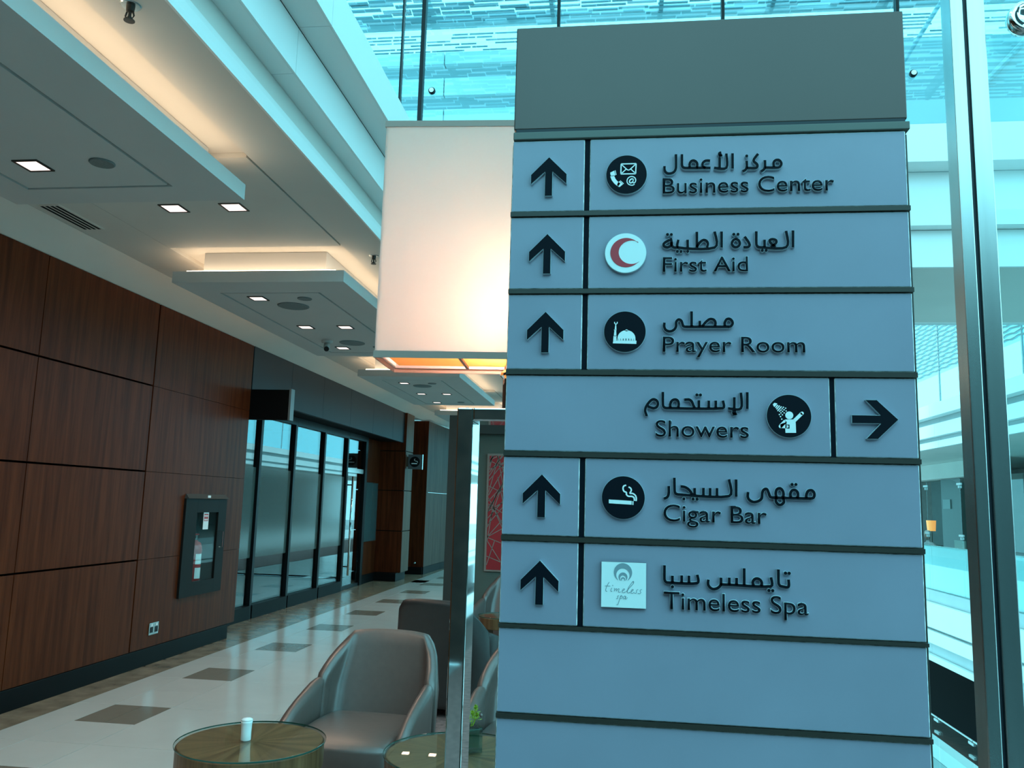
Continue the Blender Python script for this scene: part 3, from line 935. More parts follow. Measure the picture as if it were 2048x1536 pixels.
ARABIC = {
 0: ([[(743, 20275), (743, 20086), (722, 20030), (678, 20005), (625, 20008), (593, 20046), (589, 20109)], [(823, 20273), (823, 20122), (837, 20088), (872, 20077), (1030, 20073)], [(928, 20080), (925, 20129), (946, 20170), (981, 20180), (1016, 20156), (1027, 20117), (1019, 20075)], [(1197, 20173), (1136, 20172), (1100, 20139), (1100, 20098), (1135, 20074), (1202, 20071)], [(1019, 20074), (1135, 20073)], [(1249, 20070), (1411, 20066), (1412, 20267)], [(1323, 20216), (1322, 20068)], [(1494, 20268), (1492, 20054)], [(1346, 20283), (1322, 20277), (1322, 20256), (1348, 20246), (1311, 20235)], [(1679, 20156), (1678, 20072), (1660, 20030), (1622, 20010)], [(1829, 20252), (1769, 20163), (1813, 20106), (1817, 20073), (1795, 20054), (1677, 20057)], [(1917, 20160), (1915, 20070), (1901, 20030), (1863, 20004)], [(1915, 20057), (2087, 20053), (2121, 20080), (2127, 20117), (2102, 20155), (2063, 20159), (2033, 20134), (2029, 20091), (2035, 20060)]],
     [(1680, 20226)]),
 1: ([[(661, 19069), (609, 19040), (579, 19009), (591, 18977), (635, 18966), (675, 18989), (685, 19026), (675, 19090)], [(682, 19035), (692, 18984), (722, 18961), (774, 18961)], [(774, 19067), (774, 18961), (1250, 18955), (1251, 19174)], [(896, 19065), (896, 18959)], [(1018, 19174), (1017, 18958)], [(1017, 18961), (1052, 19021), (1099, 19059), (1142, 19048), (1161, 19007), (1150, 18960)], [(1341, 19173), (1339, 18954)], [(1526, 19076), (1488, 19047), (1474, 19007), (1490, 18970), (1524, 18956), (1559, 18970), (1576, 19006), (1563, 19046), (1526, 19076)], [(1639, 19100), (1687, 19026), (1702, 18982), (1681, 18956), (1623, 18954)], [(1791, 19170), (1789, 18994), (1806, 18961), (1834, 18952), (2169, 18948), (2173, 19170)], [(1895, 19053), (1894, 18951)], [(1975, 18954), (2043, 19009), (2039, 19047), (1994, 19059), (1959, 19041), (1984, 18997), (2034, 18953)], [(2261, 19175), (2256, 18947)]],
     [(631, 19143), (682, 19142), (762, 18906), (809, 18905), (896, 18904), (1500, 19134), (1554, 19134), (1864, 18908), (1913, 18908)]),
 2: ([[(593, 17932), (590, 17879), (611, 17834), (662, 17815), (714, 17834), (743, 17879), (746, 17941), (774, 17974), (808, 17963), (825, 17924), (837, 17888), (868, 17877), (1421, 17878)], [(945, 18084), (945, 17877)], [(1051, 17956), (1051, 17878)], [(1081, 17881), (1133, 17945), (1184, 17981), (1235, 17968), (1253, 17927), (1243, 17881)], [(1375, 17881), (1372, 17927), (1393, 17974), (1430, 17984), (1463, 17959), (1472, 17920), (1449, 17885), (1412, 17876)]],
     []),
 3: ([[(368, 16686), (347, 16750), (357, 16807), (408, 16881), (452, 16908), (496, 16889), (510, 16847), (493, 16805), (451, 16791), (382, 16814)], [(574, 17005), (575, 16840), (588, 16807), (621, 16795), (1339, 16803), (1340, 16901)], [(672, 16797), (670, 16849), (694, 16895), (734, 16909), (768, 16889), (778, 16842), (768, 16799)], [(849, 16907), (908, 16910), (942, 16888), (964, 16836), (981, 16802)], [(1035, 16901), (1034, 16802)], [(1161, 16899), (1160, 16801)], [(1250, 16900), (1249, 16802)], [(1406, 16801), (1565, 16803), (1568, 17007)], [(1484, 16946), (1482, 16802)], [(1648, 17014), (1645, 16797)], [(1502, 16769), (1474, 16762), (1473, 16741), (1505, 16733), (1460, 16722)]],
     [(1010, 16972), (1055, 16972)]),
 4: ([[(651, 15785), (651, 15694), (634, 15646), (591, 15622)], [(722, 15893), (726, 15725), (739, 15693), (773, 15682), (1406, 15677), (1408, 15890)], [(801, 15785), (856, 15777), (911, 15741), (947, 15685)], [(977, 15768), (977, 15682)], [(1088, 15773), (1088, 15679)], [(1171, 15773), (1170, 15678)], [(1257, 15775), (1256, 15677)], [(1496, 15890), (1494, 15673)], [(1642, 15735), (1638, 15673), (1662, 15633), (1710, 15612), (1767, 15624), (1809, 15661), (1819, 15736), (1843, 15775), (1875, 15776), (1896, 15730), (1914, 15684), (1947, 15674), (2405, 15673)], [(1990, 15673), (1983, 15732), (2000, 15779), (2038, 15792), (2069, 15760), (2077, 15718), (2069, 15674)], [(1990, 15673), (1983, 15630), (2010, 15591), (2050, 15589), (2080, 15623), (2069, 15672)], [(2169, 15678), (2161, 15724), (2183, 15768), (2220, 15775), (2248, 15749), (2254, 15710), (2240, 15673)], [(2353, 15676), (2357, 15723), (2380, 15768), (2419, 15777), (2447, 15753), (2453, 15715), (2436, 15682), (2397, 15673)]],
     [(842, 15627), (958, 15628), (1007, 15628), (2184, 15844), (2231, 15845)]),
 5: ([[(599, 14786), (599, 14617), (612, 14584), (640, 14573), (1006, 14580), (1006, 14685)], [(698, 14661), (698, 14572)], [(813, 14669), (813, 14574)], [(903, 14669), (903, 14576)], [(1143, 14630), (1139, 14573), (1164, 14533), (1207, 14515), (1256, 14529), (1294, 14571), (1299, 14660)], [(1289, 14575), (1399, 14575), (1905, 14577), (1907, 14687)], [(1400, 14664), (1399, 14573)], [(1489, 14664), (1488, 14574)], [(1583, 14785), (1581, 14574)], [(1697, 14575), (1686, 14619), (1709, 14655), (1746, 14665), (1783, 14643), (1795, 14607), (1785, 14574)], [(1999, 14787), (1998, 14623), (2012, 14591), (2040, 14581), (2116, 14579), (2118, 14668)]],
     [(698, 14523), (1880, 14525), (1926, 14525), (2083, 14744), (2128, 14744)]),
}
ENGLISH = [
 ('Business Center', 569, 19719, 2799, 218),
 ('First Aid', 571, 18627, 1677, 201),
 ('Prayer Room', 573, 17540, 2382, 204),
 ('Showers', 483, 16422, 1660, 212),
 ('Cigar Bar', 585, 15340, 1869, 211),
 ('Timeless Spa', 592, 14247, 2350, 214),
]
ICONS = [(77, 20002, 276), (74, 18891, 272), (74, 17810, 274), (2163, 16712, 274), (73, 15623, 275), (87, 14521, 279)]

W = 1e-4
ARROW = [(0, .0310), (.0250, .0057), (.0253, -.0075), (.0054, .0106), (.0056, -.0246), (-.0042, -.0245), (-.0050, .0109), (-.0235, -.0074), (-.0240, .0061)]
ARROW = [(-.0000, .0310), (.0245, .0060), (.0245, -.0073), (.0049, .0108), (.0049, -.0245), (-.0049, -.0245), (-.0049, .0108), (-.0245, -.0073), (-.0245, .0060)]
def text_mesh(s, x0, zb, x1, cap, depth, shear=0.0, extra=0.0):
    cu = bpy.data.curves.new('t', 'FONT')
    cu.body = s
    cu.size = 1.0
    cu.extrude = 0.0
    cu.shear = shear
    cu.offset = extra
    cu.resolution_u = 5
    to = bpy.data.objects.new('t', cu)
    C.objects.link(to)
    dg = bpy.context.evaluated_depsgraph_get()
    me = bpy.data.meshes.new_from_object(to.evaluated_get(dg))
    bpy.data.objects.remove(to)
    xs_ = [v.co.x for v in me.vertices]
    # cap height measured on a capital
    sx = (x1-x0)/(max(xs_)-min(xs_))
    mn = min(xs_)
    sz = cap/CAPH
    for v in me.vertices:
        v.co = Vector((x0 + (v.co.x-mn)*sx, 0.0, zb + v.co.y*sz))
    bm = bmesh.new()
    bm.from_mesh(me)
    bmesh.ops.remove_doubles(bm, verts=bm.verts, dist=1e-6)
    r = bmesh.ops.extrude_face_region(bm, geom=list(bm.faces))
    vs_ = [g for g in r['geom'] if isinstance(g, bmesh.types.BMVert)]
    for v in vs_:
        v.co.y += depth
    bmesh.ops.recalc_face_normals(bm, faces=bm.faces)
    bm.normal_update()
    for f in bm.faces:
        f.material_index = 0 if abs(f.normal.y) > 0.7 else 1
    bm.to_mesh(me)
    bm.free()
    return me
def cap_height():
    cu = bpy.data.curves.new('t', 'FONT')
    cu.body = 'H'
    to = bpy.data.objects.new('t', cu)
    C.objects.link(to)
    dg = bpy.context.evaluated_depsgraph_get()
    me = bpy.data.meshes.new_from_object(to.evaluated_get(dg))
    bpy.data.objects.remove(to)
    return max(v.co.y for v in me.vertices)
CAPH = cap_height()

YP = 1.094      # front of the panels
YL = 1.0888     # front of letters
def place_mesh(name, me, mats, parent, y):
    me.materials.clear()
    for m_ in mats:
        me.materials.append(m_)
    o = link(name, me, parent)
    w_ = wpos(parent)
    o.location = (-w_.x, y-w_.y, -w_.z)
    return o

def crop(cx, cy, R_, X, Z, rad):
    return lambda x, y: (X + (x-cx)/R_*rad, Z - (y-cy)/R_*rad)
def P_(mb, f, pts, y0, y1, mi=0):
    mb.plate([f(*p) for p in pts], y0, y1, mi)
def circ(f, cx, cy, r, n=28, a0=0, a1=360):
    return [f(cx + r*math.cos(math.radians(a0+(a1-a0)*i/n)), cy + r*math.sin(math.radians(a0+(a1-a0)*i/n))) for i in range(n + (0 if a1-a0 == 360 else 1))]

for r, (zt, zb) in enumerate(rowz):
    for_right = (r == 3)
    zc = (zt+zb)/2
    if r < 6:
        if for_right:
            spans = [(XL, 0.2682), (0.2745, XR)]
        else:
            spans = [(XL, -0.0497), (-0.0425, XR)]
    else:
        spans = [(XL, XR)]
    for (a, b) in spans:
        pm = MB().box(a, b, YP, 1.1069, zb, zt)
        me = pm.mesh('sign_panel', [M['sign_glass'], M['sign_edge']], tuple(sg.location))
        po = link('sign_panel', me, sg)
        bevel(po, 0.0011, 1)
        po.modifiers[0].material = 1
        is_arrow = r < 6 and ((b-a) < 0.13)
        if is_arrow:
            ax = 0.322 if for_right else -0.0988
            if for_right:
                poly = [(0.3475, 0.0)] and [(ax+0.0270-0.0 + (z-0.0310)*1.0, -x) for x, z in ARROW]
            else:
                poly = [(ax+x, z) for x, z in ARROW]
            zoff = [2.0-0.0003, 1.8890, 1.7800, 1.6715, 1.5615, 1.4505][r]
            if for_right:
                zoff = 1.6715
            am = MB().plate([(x, zoff+z-0.003) for x, z in poly], YL, YL+0.0005, 0)
            ao = part('arrow', am, [M['letter']], po)
            pc_ = [(x, zoff+z-0.003) for x, z in poly]
            qx = sum(x for x, z in pc_)/len(pc_)
            hb = MB()
            for i_ in range(len(pc_)):
                ribbon(hb, [pc_[i_], pc_[(i_+1) % len(pc_)]], 0.0012, YL+0.0006, YP+0.0003, rnd=False)
                hb.disc(pc_[i_][0], pc_[i_][1], 0.0006, YL+0.0006, YP+0.0003, n=10)
            part('acrylic_backing', hb, [M['letter_side']], ao)
        elif r < 6:
            # lettering
            t_, xa, zl, xb, cap = ENGLISH[r]
            me = text_mesh(t_, xa*W, zl*W, xb*W, cap*W, 0.0005, 0.0, -0.001)
            lo_ = place_mesh('english_lettering', me, [M['letter'], M['letter']], po, YL)
            me = text_mesh(t_, xa*W-0.0005, zl*W, xb*W+0.0005, cap*W, 0.0048, 0.0, 0.016)
            b_ = place_mesh('acrylic_backing', me, [M['letter_side'], M['letter_side']], lo_, 0)
            b_.location = (0, 0.0006, 0)
            am = MB()
            strokes, dots = ARABIC[r]
            hb = MB()
            for s in strokes:
                ribbon(am, [(x*W, z*W) for x, z in s], 0.0034, YL, YL+0.0005, 0)
                ribbon(hb, [(x*W, z*W) for x, z in s], 0.0043, YL+0.0006, YP+0.0003, 0)
            for (x, z) in dots:
                am.disc(x*W, z*W, 0.0020, YL, YL+0.0005, 0, 0, 14)
                hb.disc(x*W, z*W, 0.0025, YL+0.0006, YP+0.0003, 0, 0, 14)
            lo_ = part('arabic_lettering', am, [M['letter']], po)
            part('acrylic_backing', hb, [M['letter_side']], lo_)
            cx, cz, rr = [q*W for q in ICONS[r]]
            rr = 0.0274
            y0, y1 = YL-0.0004, YL+0.0002
            pc = MB()
            if r == 5:
                sq = MB()
                h = 0.0282
                sq.plate([(cx-h, cz-h), (cx+h, cz-h), (cx+h, cz+h), (cx-h, cz+h)], YL, YP+0.0003, 0, 1)
                part('logo_tile', sq, [M['picto'], M['letter']], po)
                f = crop(770, 775, 640, cx, cz, h)
                def ringseg(cx1, cy1, r1, cx2, cy2, r2, cut):
                    # crescent between two circles that both stop near the bottom
                    o1 = [(cx1 + r1*math.cos(t), cy1 + r1*math.sin(t)) for t in [math.radians(cut + (360-2*(cut-90)-0)*0 + i*(2*(270-cut))/36) for i in range(37)]]
                    return o1
                def cres(c1, r1, c2, r2, gap1, gap2):
                    n_ = 30
                    a = [math.radians(90+gap1 + (360-2*gap1)*i/n_) for i in range(n_+1)]
                    b = [math.radians(90+gap2 + (360-2*gap2)*i/n_) for i in range(n_+1)]
                    A_ = [(c1[0]+r1*math.cos(t), c1[1]+r1*math.sin(t)) for t in a]
                    B_ = [(c2[0]+r2*math.cos(t), c2[1]+r2*math.sin(t)) for t in b]
                    for i in range(n_):
                        P_(pc, f, [A_[i], A_[i+1], B_[i+1], B_[i]], y0, y1, 0)
                cres((748, 420), 262, (748, 500), 192, 30, 48)
                cres((750, 550), 128, (752, 590), 86, 35, 50)
                cres((752, 615), 60, (752, 632), 36, 40, 60)
                part('logo_rings', pc, [M['logo_grey']], po)
                lt = MB()
                def S(pts, wd=0.0005):
                    ribbon(lt, [f(*p) for p in pts], wd, y0, y1)
                S([(355, 710), (290, 830), (262, 920), (265, 965), (300, 968)], .0007); S([(235, 820), (390, 820)])
                S([(432, 870), (405, 940), (415, 970), (445, 960)], .0007); lt.disc(*f(458, 803), 0.0006, y0, y1, n=8)
                S([(500, 880), (520, 885), (500, 970)], .0006); S([(505, 950), (560, 885), (575, 890), (560, 965)]); S([(562, 950), (625, 885), (645, 895), (625, 970), (650, 985), (690, 970)], .0006)
                S([(740, 950), (790, 910), (800, 885), (770, 885), (735, 930), (740, 985), (780, 995), (830, 960)], .0006)
                S([(850, 960), (930, 860), (1050, 720), (1055, 665), (1020, 680), (920, 830), (880, 950), (890, 995), (960, 975)], .0007)
                S([(985, 960), (1040, 915), (1045, 888), (1015, 890), (985, 940), (990, 990), (1030, 995), (1075, 965)], .0006)
                S([(1075, 990), (1120, 990), (1145, 960), (1135, 925), (1165, 890), (1190, 890)], .0006)
                S([(1175, 995), (1235, 995), (1265, 965), (1240, 925), (1265, 888), (1295, 885)], .0006)
                S([(560, 1165), (595, 1165), (610, 1130), (600, 1105), (625, 1080), (640, 1085)], .0006)
                S([(715, 1065), (690, 1090), (645, 1230), (610, 1330), (570, 1335)], .0007); S([(680, 1120), (725, 1085), (745, 1105), (720, 1150), (670, 1165)])
                S([(830, 1090), (795, 1085), (765, 1130), (775, 1165), (815, 1140), (840, 1090), (820, 1160), (850, 1165), (880, 1120)], .0006)
                part('logo_lettering', lt, [M['logo_grey']], po)
            else:
                dm = MB().disc(cx, cz, rr, YL, YL+0.0006, 0, 0, 64)
                dm.disc(cx, cz, rr+0.0006, YL+0.0007, YP+0.0003, 1, 1, 64)
                part('icon_disc', dm, [M['picto'] if r == 1 else M['letter'], M['letter_side']], po)
                mt = M['picto']
                if r == 0:
                    f = crop(785, 740, 620, cx, cz, rr)
                    wd = 36/620*rr
                    for s in ([(620, 400), (1080, 400), (1065, 728), (612, 725), (620, 400)],):
                        for a_, b_ in zip(s, s[1:]):
                            ribbon(pc, [f(*a_), f(*b_)], wd, y0, y1, rnd=False)
                    ribbon(pc, [f(635, 420), f(790, 575), f(845, 605), f(900, 575), f(1060, 420)], wd*0.85, y0, y1)
                    ribbon(pc, [f(630, 710), f(770, 575)], wd*0.85, y0, y1, rnd=False)
                    ribbon(pc, [f(1055, 710), f(920, 575)], wd*0.85, y0, y1, rnd=False)
                    P_(pc, f, [(285, 675), (410, 612), (445, 762), (395, 785), (330, 800), (300, 760)], y0, y1)
                    P_(pc, f, [(428, 608), (450, 604), (480, 745), (458, 760)], y0, y1)
                    ribbon(pc, [f(345, 780), f(395, 900), f(470, 1000), f(570, 1080)], 120/620*rr, y0, y1)
                    P_(pc, f, [(520, 1010), (580, 950), (680, 1060), (580, 1145), (540, 1135), (500, 1080)], y0, y1)
                    P_(pc, f, [(590, 938), (605, 935), (708, 1035), (690, 1052)], y0, y1)
                    ribbon(pc, [f(1035, 1060), f(990, 1090), f(930, 1095), f(850, 1060), f(805, 980), f(820, 890), f(880, 830), f(960, 815), f(1040, 855), f(1070, 930), f(1045, 1010), f(995, 1020), f(990, 970), f(1005, 890)], 30/620*rr, y0, y1)
                    ribbon(pc, [f(1000, 920), f(960, 890), f(900, 920), f(880, 980), f(905, 1020), f(950, 1010), f(990, 960)], 38/620*rr, y0, y1)
                if r == 1:
                    f = crop(785, 770, 615, cx, cz, rr)
                    n_ = 40
                    A_ = [(800+482*0.98*math.cos(math.radians(-42+(-276)*i/n_)), 760+458*math.sin(math.radians(-42+(-276)*i/n_))) for i in range(n_+1)]
                    B_ = [(965+385*math.cos(math.radians(-58+(-248)*i/n_)), 750+368*math.sin(math.radians(-58+(-248)*i/n_))) for i in range(n_+1)]
                    for i in range(n_):
                        P_(pc, f, [A_[i], A_[i+1], B_[i+1], B_[i]], y0, y1)
                    mt = M['crescent']
                if r == 2:
                    f = crop(770, 760, 640, cx, cz, rr)
                    P_(pc, f, [(415, 1050), (1130, 1050), (1125, 1150), (405, 1135)], y0, y1)
                    P_(pc, f, [(422, 930), (512, 930), (518, 1055), (412, 1055)], y0, y1)
                    P_(pc, f, [(418, 908), (522, 908), (515, 935), (422, 935)], y0, y1)
                    P_(pc, f, [(448, 720), (504, 720), (510, 890), (432, 890)], y0, y1)
                    P_(pc, f, [(430, 702), (520, 702), (506, 725), (444, 725)], y0, y1)
                    P_(pc, f, [(475, 530), (502, 530), (510, 692), (458, 692)], y0, y1)
                    ribbon(pc, [f(455, 455), f(450, 490), f(475, 520), f(510, 520), f(535, 490), f(528, 455)], 26/640*rr, y0, y1)
                    dome = [(535, 1052)] + [(820-275*math.cos(math.radians(t)), 975-255*math.sin(math.radians(t))) for t in range(0, 181, 10)] + [(1100, 1052)]
                    P_(pc, f, dome, y0, y1)
                    P_(pc, f, [(770, 730), (800, 698), (840, 696), (885, 730), (820, 760)], y0, y1)
                    for i_, xw in enumerate((568, 642, 722, 808, 893, 972, 1045)):
                        w2 = (4, 6, 10, 12, 9, 6, 4)[i_]
                        pc.plate([f(xw-w2, 985), f(xw+w2, 985), f(xw+w2, 1045), f(xw-w2, 1045)], y0-0.0003, y0, 1)
                if r == 3:
                    f = crop(772, 750, 665, cx, cz, rr)
                    pc.plate(circ(f, 778, 728, 120), y0, y1)
                    P_(pc, f, [(650, 860), (905, 855), (965, 945), (972, 1270), (655, 1275), (648, 1130), (660, 1000)], y0, y1)
                    ribbon(pc, [f(665, 910), f(520, 1060)], 112/665*rr, y0, y1, rnd=False)
                    pc.plate(circ(f, 512, 1075, 56), y0, y1)
                    P_(pc, f, [(500, 1010), (690, 940), (690, 1130), (510, 1130)], y0, y1)
                    ribbon(pc, [f(925, 895), f(1160, 660)], 105/665*rr, y0, y1, rnd=False)
                    pc.plate(circ(f, 1162, 660, 52), y0, y1)
                    pc.plate([f(700, 1018), f(778, 1018), f(778, 1140), f(700, 1140), f(700, 1120), f(745, 1110), f(755, 1075), f(740, 1040), f(700, 1032)], y0-0.0003, y0, 1)
                    P_(pc, f, [(290, 390), (340, 342), (425, 365), (385, 430), (330, 475), (300, 425)], y0, y1)
                    for a_, b_ in (((440, 410), (370, 500)), ((495, 430), (398, 545)), ((550, 455), (425, 600)),):
                        ribbon(pc, [f(*a_), f(*b_)], 34/665*rr, y0, y1, rnd=False)
                    for p_ in ((605, 480), (570, 525), (530, 570), (492, 605), (672, 508), (625, 558), (578, 608), (530, 657), (482, 708), (687, 595), (627, 655), (572, 715), (515, 773), (550, 850)):
                        pc.plate(circ(f, p_[0], p_[1], 21, 12), y0, y1)
                if r == 4:
                    f = crop(760, 785, 645, cx, cz, rr)
                    P_(pc, f, [(325, 855), (1015, 880), (1012, 995), (325, 970)], y0, y1)
                    P_(pc, f, [(1035, 885), (1070, 888), (1068, 1000), (1033, 998)], y0, y1)
                    ribbon(pc, [f(845, 410), f(770, 440), f(750, 520), f(780, 595), f(850, 630), f(855, 690), f(910, 740), f(1020, 745), f(1080, 780), f(1098, 875)], 46/645*rr, y0, y1)
                    ribbon(pc, [f(915, 460), f(980, 500), f(998, 570), f(960, 650), f(1040, 655), f(1120, 710), f(1150, 790), f(1145, 880)], 44/645*rr, y0, y1)
                part('pictogram', pc, [mt, M['letter']], po)
    # divider strip between arrow field and text field
    if r < 6:
        dx0, dx1 = (0.2682, 0.2745) if for_right else (-0.0497, -0.0425)
        part('divider', MB().box(dx0+0.0004, dx1-0.0004, YP+0.002, 1.1065, zb-0.002, zt+0.001), [M['letter']], sg)
    if r > 0:
        part('joint_bar', MB().box(XL-0.0005, XR+0.002, YP-0.003, 1.1068, zt+0.0008, rowz[r-1][1]-0.0008), [M['sign_frame']], sg)
part('base_plate', MB().box(-0.19, 0.41, 1.02, 1.27, 0.004, 0.016), [M['steel_dark']], sg)
part('plinth_panel', MB().box(XL, XR, YP, 1.1069, 0.02, 0.834), [M['cap']], sg)

# ================================================================== STEEL POST WITH GLASS (right edge)
ps = thing('steel_post', 'tall brushed steel double post with a dark seam right of the directory pillar', 'post', (0.68, 1.62, 0))
part('channel', MB().box(0.640, 0.6635, 1.60, 1.648, 0.004, 4.3), [M['steel']], ps, bev=0.002)
part('channel', MB().box(0.6705, 0.7035, 1.60, 1.648, 0.004, 4.3), [M['steel']], ps, bev=0.002)
part('seam', MB().box(0.6637, 0.6703, 1.606, 1.64, 0.004, 4.3), [M['seal']], ps)
part('foot', MB().box(0.628, 0.716, 1.588, 1.66, 0.004, 0.016), [M['steel_dark']], ps)
gp = thing('glass_screen', 'clear glass screen at the right edge of the photo held by a round steel fitting', 'glass screen', (0.86, 1.63, 0.004))
part('pane', MB().box(0.705, 0.995, 1.625, 1.635, 0.02, 4.2), [M['glass']], gp)
f_ = MB().lathe([(0.017, 0.0), (0.017, 0.014), (0.030, 0.018), (0.033, 0.028), (0.033, 0.040), (0.028, 0.045), (0.024, 0.045), (0.022, 0.036), (0.0001, 0.036)], (0, 0, 0), 32, cap=False)
g_ = MB(); g_.add([(0.772+x, 1.624-z, 2.506+y) for x, y, z in f_.v], f_.f)
part('round_fitting', g_, [M['chrome']], gp, smooth=True, recalc=True)
part('bottom_clamp', MB().box(0.72, 0.98, 1.618, 1.642, 0.004, 0.03), [M['steel']], gp)

# ================================================================== FLOOR LAMP
lp = thing('floor_lamp', 'large floor lamp with a square cream shade on an open chrome frame', 'lamp', (-0.2255, 1.64, 0.004))
lx, ly = -0.2255, 1.64
# shade, turned a little towards the corridor
sx0, sx1, sy0, sy1, sz0, sz1 = -0.262, 0.262, -0.045, 0.145, 1.838, 2.325
th = 0.003
sh = MB()
sh.box(sx0, sx1, sy0, sy0+th, sz0, sz1)
sh.box(sx0, sx1, sy1-th, sy1, sz0, sz1)
sh.box(sx0, sx0+th, sy0+th, sy1-th, sz0, sz1)
sh.box(sx1-th, sx1, sy0+th, sy1-th, sz0, sz1)
so = part('shade', sh, [M['shade']], lp, local=True)
RZ = math.radians(3.0)
so.rotation_euler = (0, 0, RZ)
for z0_, z1_ in ((sz0-0.010, sz0+0.004), (sz1-0.010, sz1+0.003)):
    tr_ = MB()
    e = 0.002
    tr_.box(sx0-e, sx1+e, sy0-e, sy0-0.0002, z0_, z1_)
    tr_.box(sx0-e, sx1+e, sy1+0.0002, sy1+e, z0_, z1_)
    tr_.box(sx0-e, sx0-0.0002, sy0-0.0002, sy1+0.0002, z0_, z1_)
    tr_.box(sx1+0.0002, sx1+e, sy0-0.0002, sy1+0.0002, z0_, z1_)
    part('trim', tr_, [M['shade_trim']], so, local=True)
dif = MB().box(sx0+0.012, sx1-0.012, sy0+0.012, sy1-0.012, sz0+0.004, sz0+0.007)
part('lining', dif, [lining_mat()], so, local=True)
part('crossbar', MB().box(0.0-0.1, -0.094, sy0+0.01, sy1-0.01, sz0-0.002, sz0+0.003), [M['shade_trim']], so, local=True)
po = part('pole', MB().lathe([(0.011, 1.733), (0.011, 1.80), (0.0165, 1.806), (0.0165, 1.812), (0.009, 1.818), (0.009, 2.0)], (0, 0.03, 0), 24), [M['chrome']], lp, smooth=False, local=True)
fo, fi = 0.0905, 0.0585
fr_ = MB()
fr_.box(-fo, -fi, -0.04, 0.045, 0.03, 1.732)
fr_.box(fi, fo, -0.04, 0.045, 0.03, 1.732)
fr_.box(-fi, fi, -0.04, 0.045, 1.706, 1.732)
fr_.box(-fi, fi, -0.04, 0.045, 0.03, 0.056)
part('frame', fr_, [M['chrome']], lp, local=True, bev=0.003)
part('foot', MB().box(-0.16, 0.16, -0.10, 0.12, 0.0, 0.03), [M['chrome']], lp, local=True, bev=0.004)
bu = part('bulb', MB().lathe([(0.0001, 0.05), (0.02, 0.04), (0.026, 0.015), (0.022, -0.01), (0.012, -0.03), (0.012, -0.05)], (0.02, 0.045, 2.01), 20, cap=False), [mat('bulb', (1, 1, 1), 0.4, emit=(1.0, 0.78, 0.5), es=30)], lp, smooth=True, local=True)
for (bx, bz) in ((-0.01, 1.95), (-0.03, 1.89)):
    pl_ = bpy.data.lights.new('lamp_light', 'POINT')
    pl_.energy = 9.0 if bz > 1.93 else 1.6
    pl_.color = (1.0, 0.76, 0.66)
    pl_.shadow_soft_size = 0.035
    po_ = bpy.data.objects.new('lamp_light', pl_)
    C.objects.link(po_)
    po_.parent = lp
    po_.location = (bx, 0.045, bz)

# ================================================================== ARMCHAIRS
def chair_shell(t0, t1, nt):
    """lower/upper rim and grid of the tub shell between plan parameters t0 and t1; -1 = left arm front, +1 = right arm front"""
    def plan(t):
        # straight arm, rounded corner, straight back
        s = abs(t)
        if s < 0.30:
            x = 0.215*s/0.30; y = 0.27 + 0.015*(1-(s/0.30)**2)
        elif s < 0.52:
            a = (s-0.30)/0.22*PI/2
            x = 0.215 + 0.10*math.sin(a); y = 0.17 + 0.10*math.cos(a)
        else:
            u = (s-0.52)/0.48
            x = 0.315 + 0.0*u; y = 0.17 - 0.50*u
        return (x if t > 0 else -x), y
    def top(t):
        s = abs(t)
        if s < 0.38:
            return 0.80 - 0.015*(s/0.38)**3
        if s < 0.56:
            u = (s-0.38)/0.18
            return 0.785 - 0.215*u
        u = (s-0.56)/0.44
        return 0.57 - 0.12*u - 0.05*u**4
    rows_ = 9
    V = []
    for i in range(nt+1):
        t = t0 + (t1-t0)*i/nt
        x, y = plan(t)
        zt = top(t)
        s = abs(t)
        for j in range(rows_):
            v = j/(rows_-1)
            z = 0.06 + (zt-0.06)*v
            hx = max(0, z-0.52)
            xx = x*(1 - hx*0.55) if s < 0.6 else x
            bl_ = max(0.0, min(1.0, (0.62-s)/0.2))
            yy_ = y + bl_*(max(0, z-0.25)*0.30)
            low = max(0, 0.25-z)
            xx *= (1 - low*0.25)
            V.append((xx, yy_, z))
    F = []
    for i in range(nt):
        for j in range(rows_-1):
            a = i*rows_+j
            F.append((a, a+rows_, a+rows_+1, a+1))
    return V, F

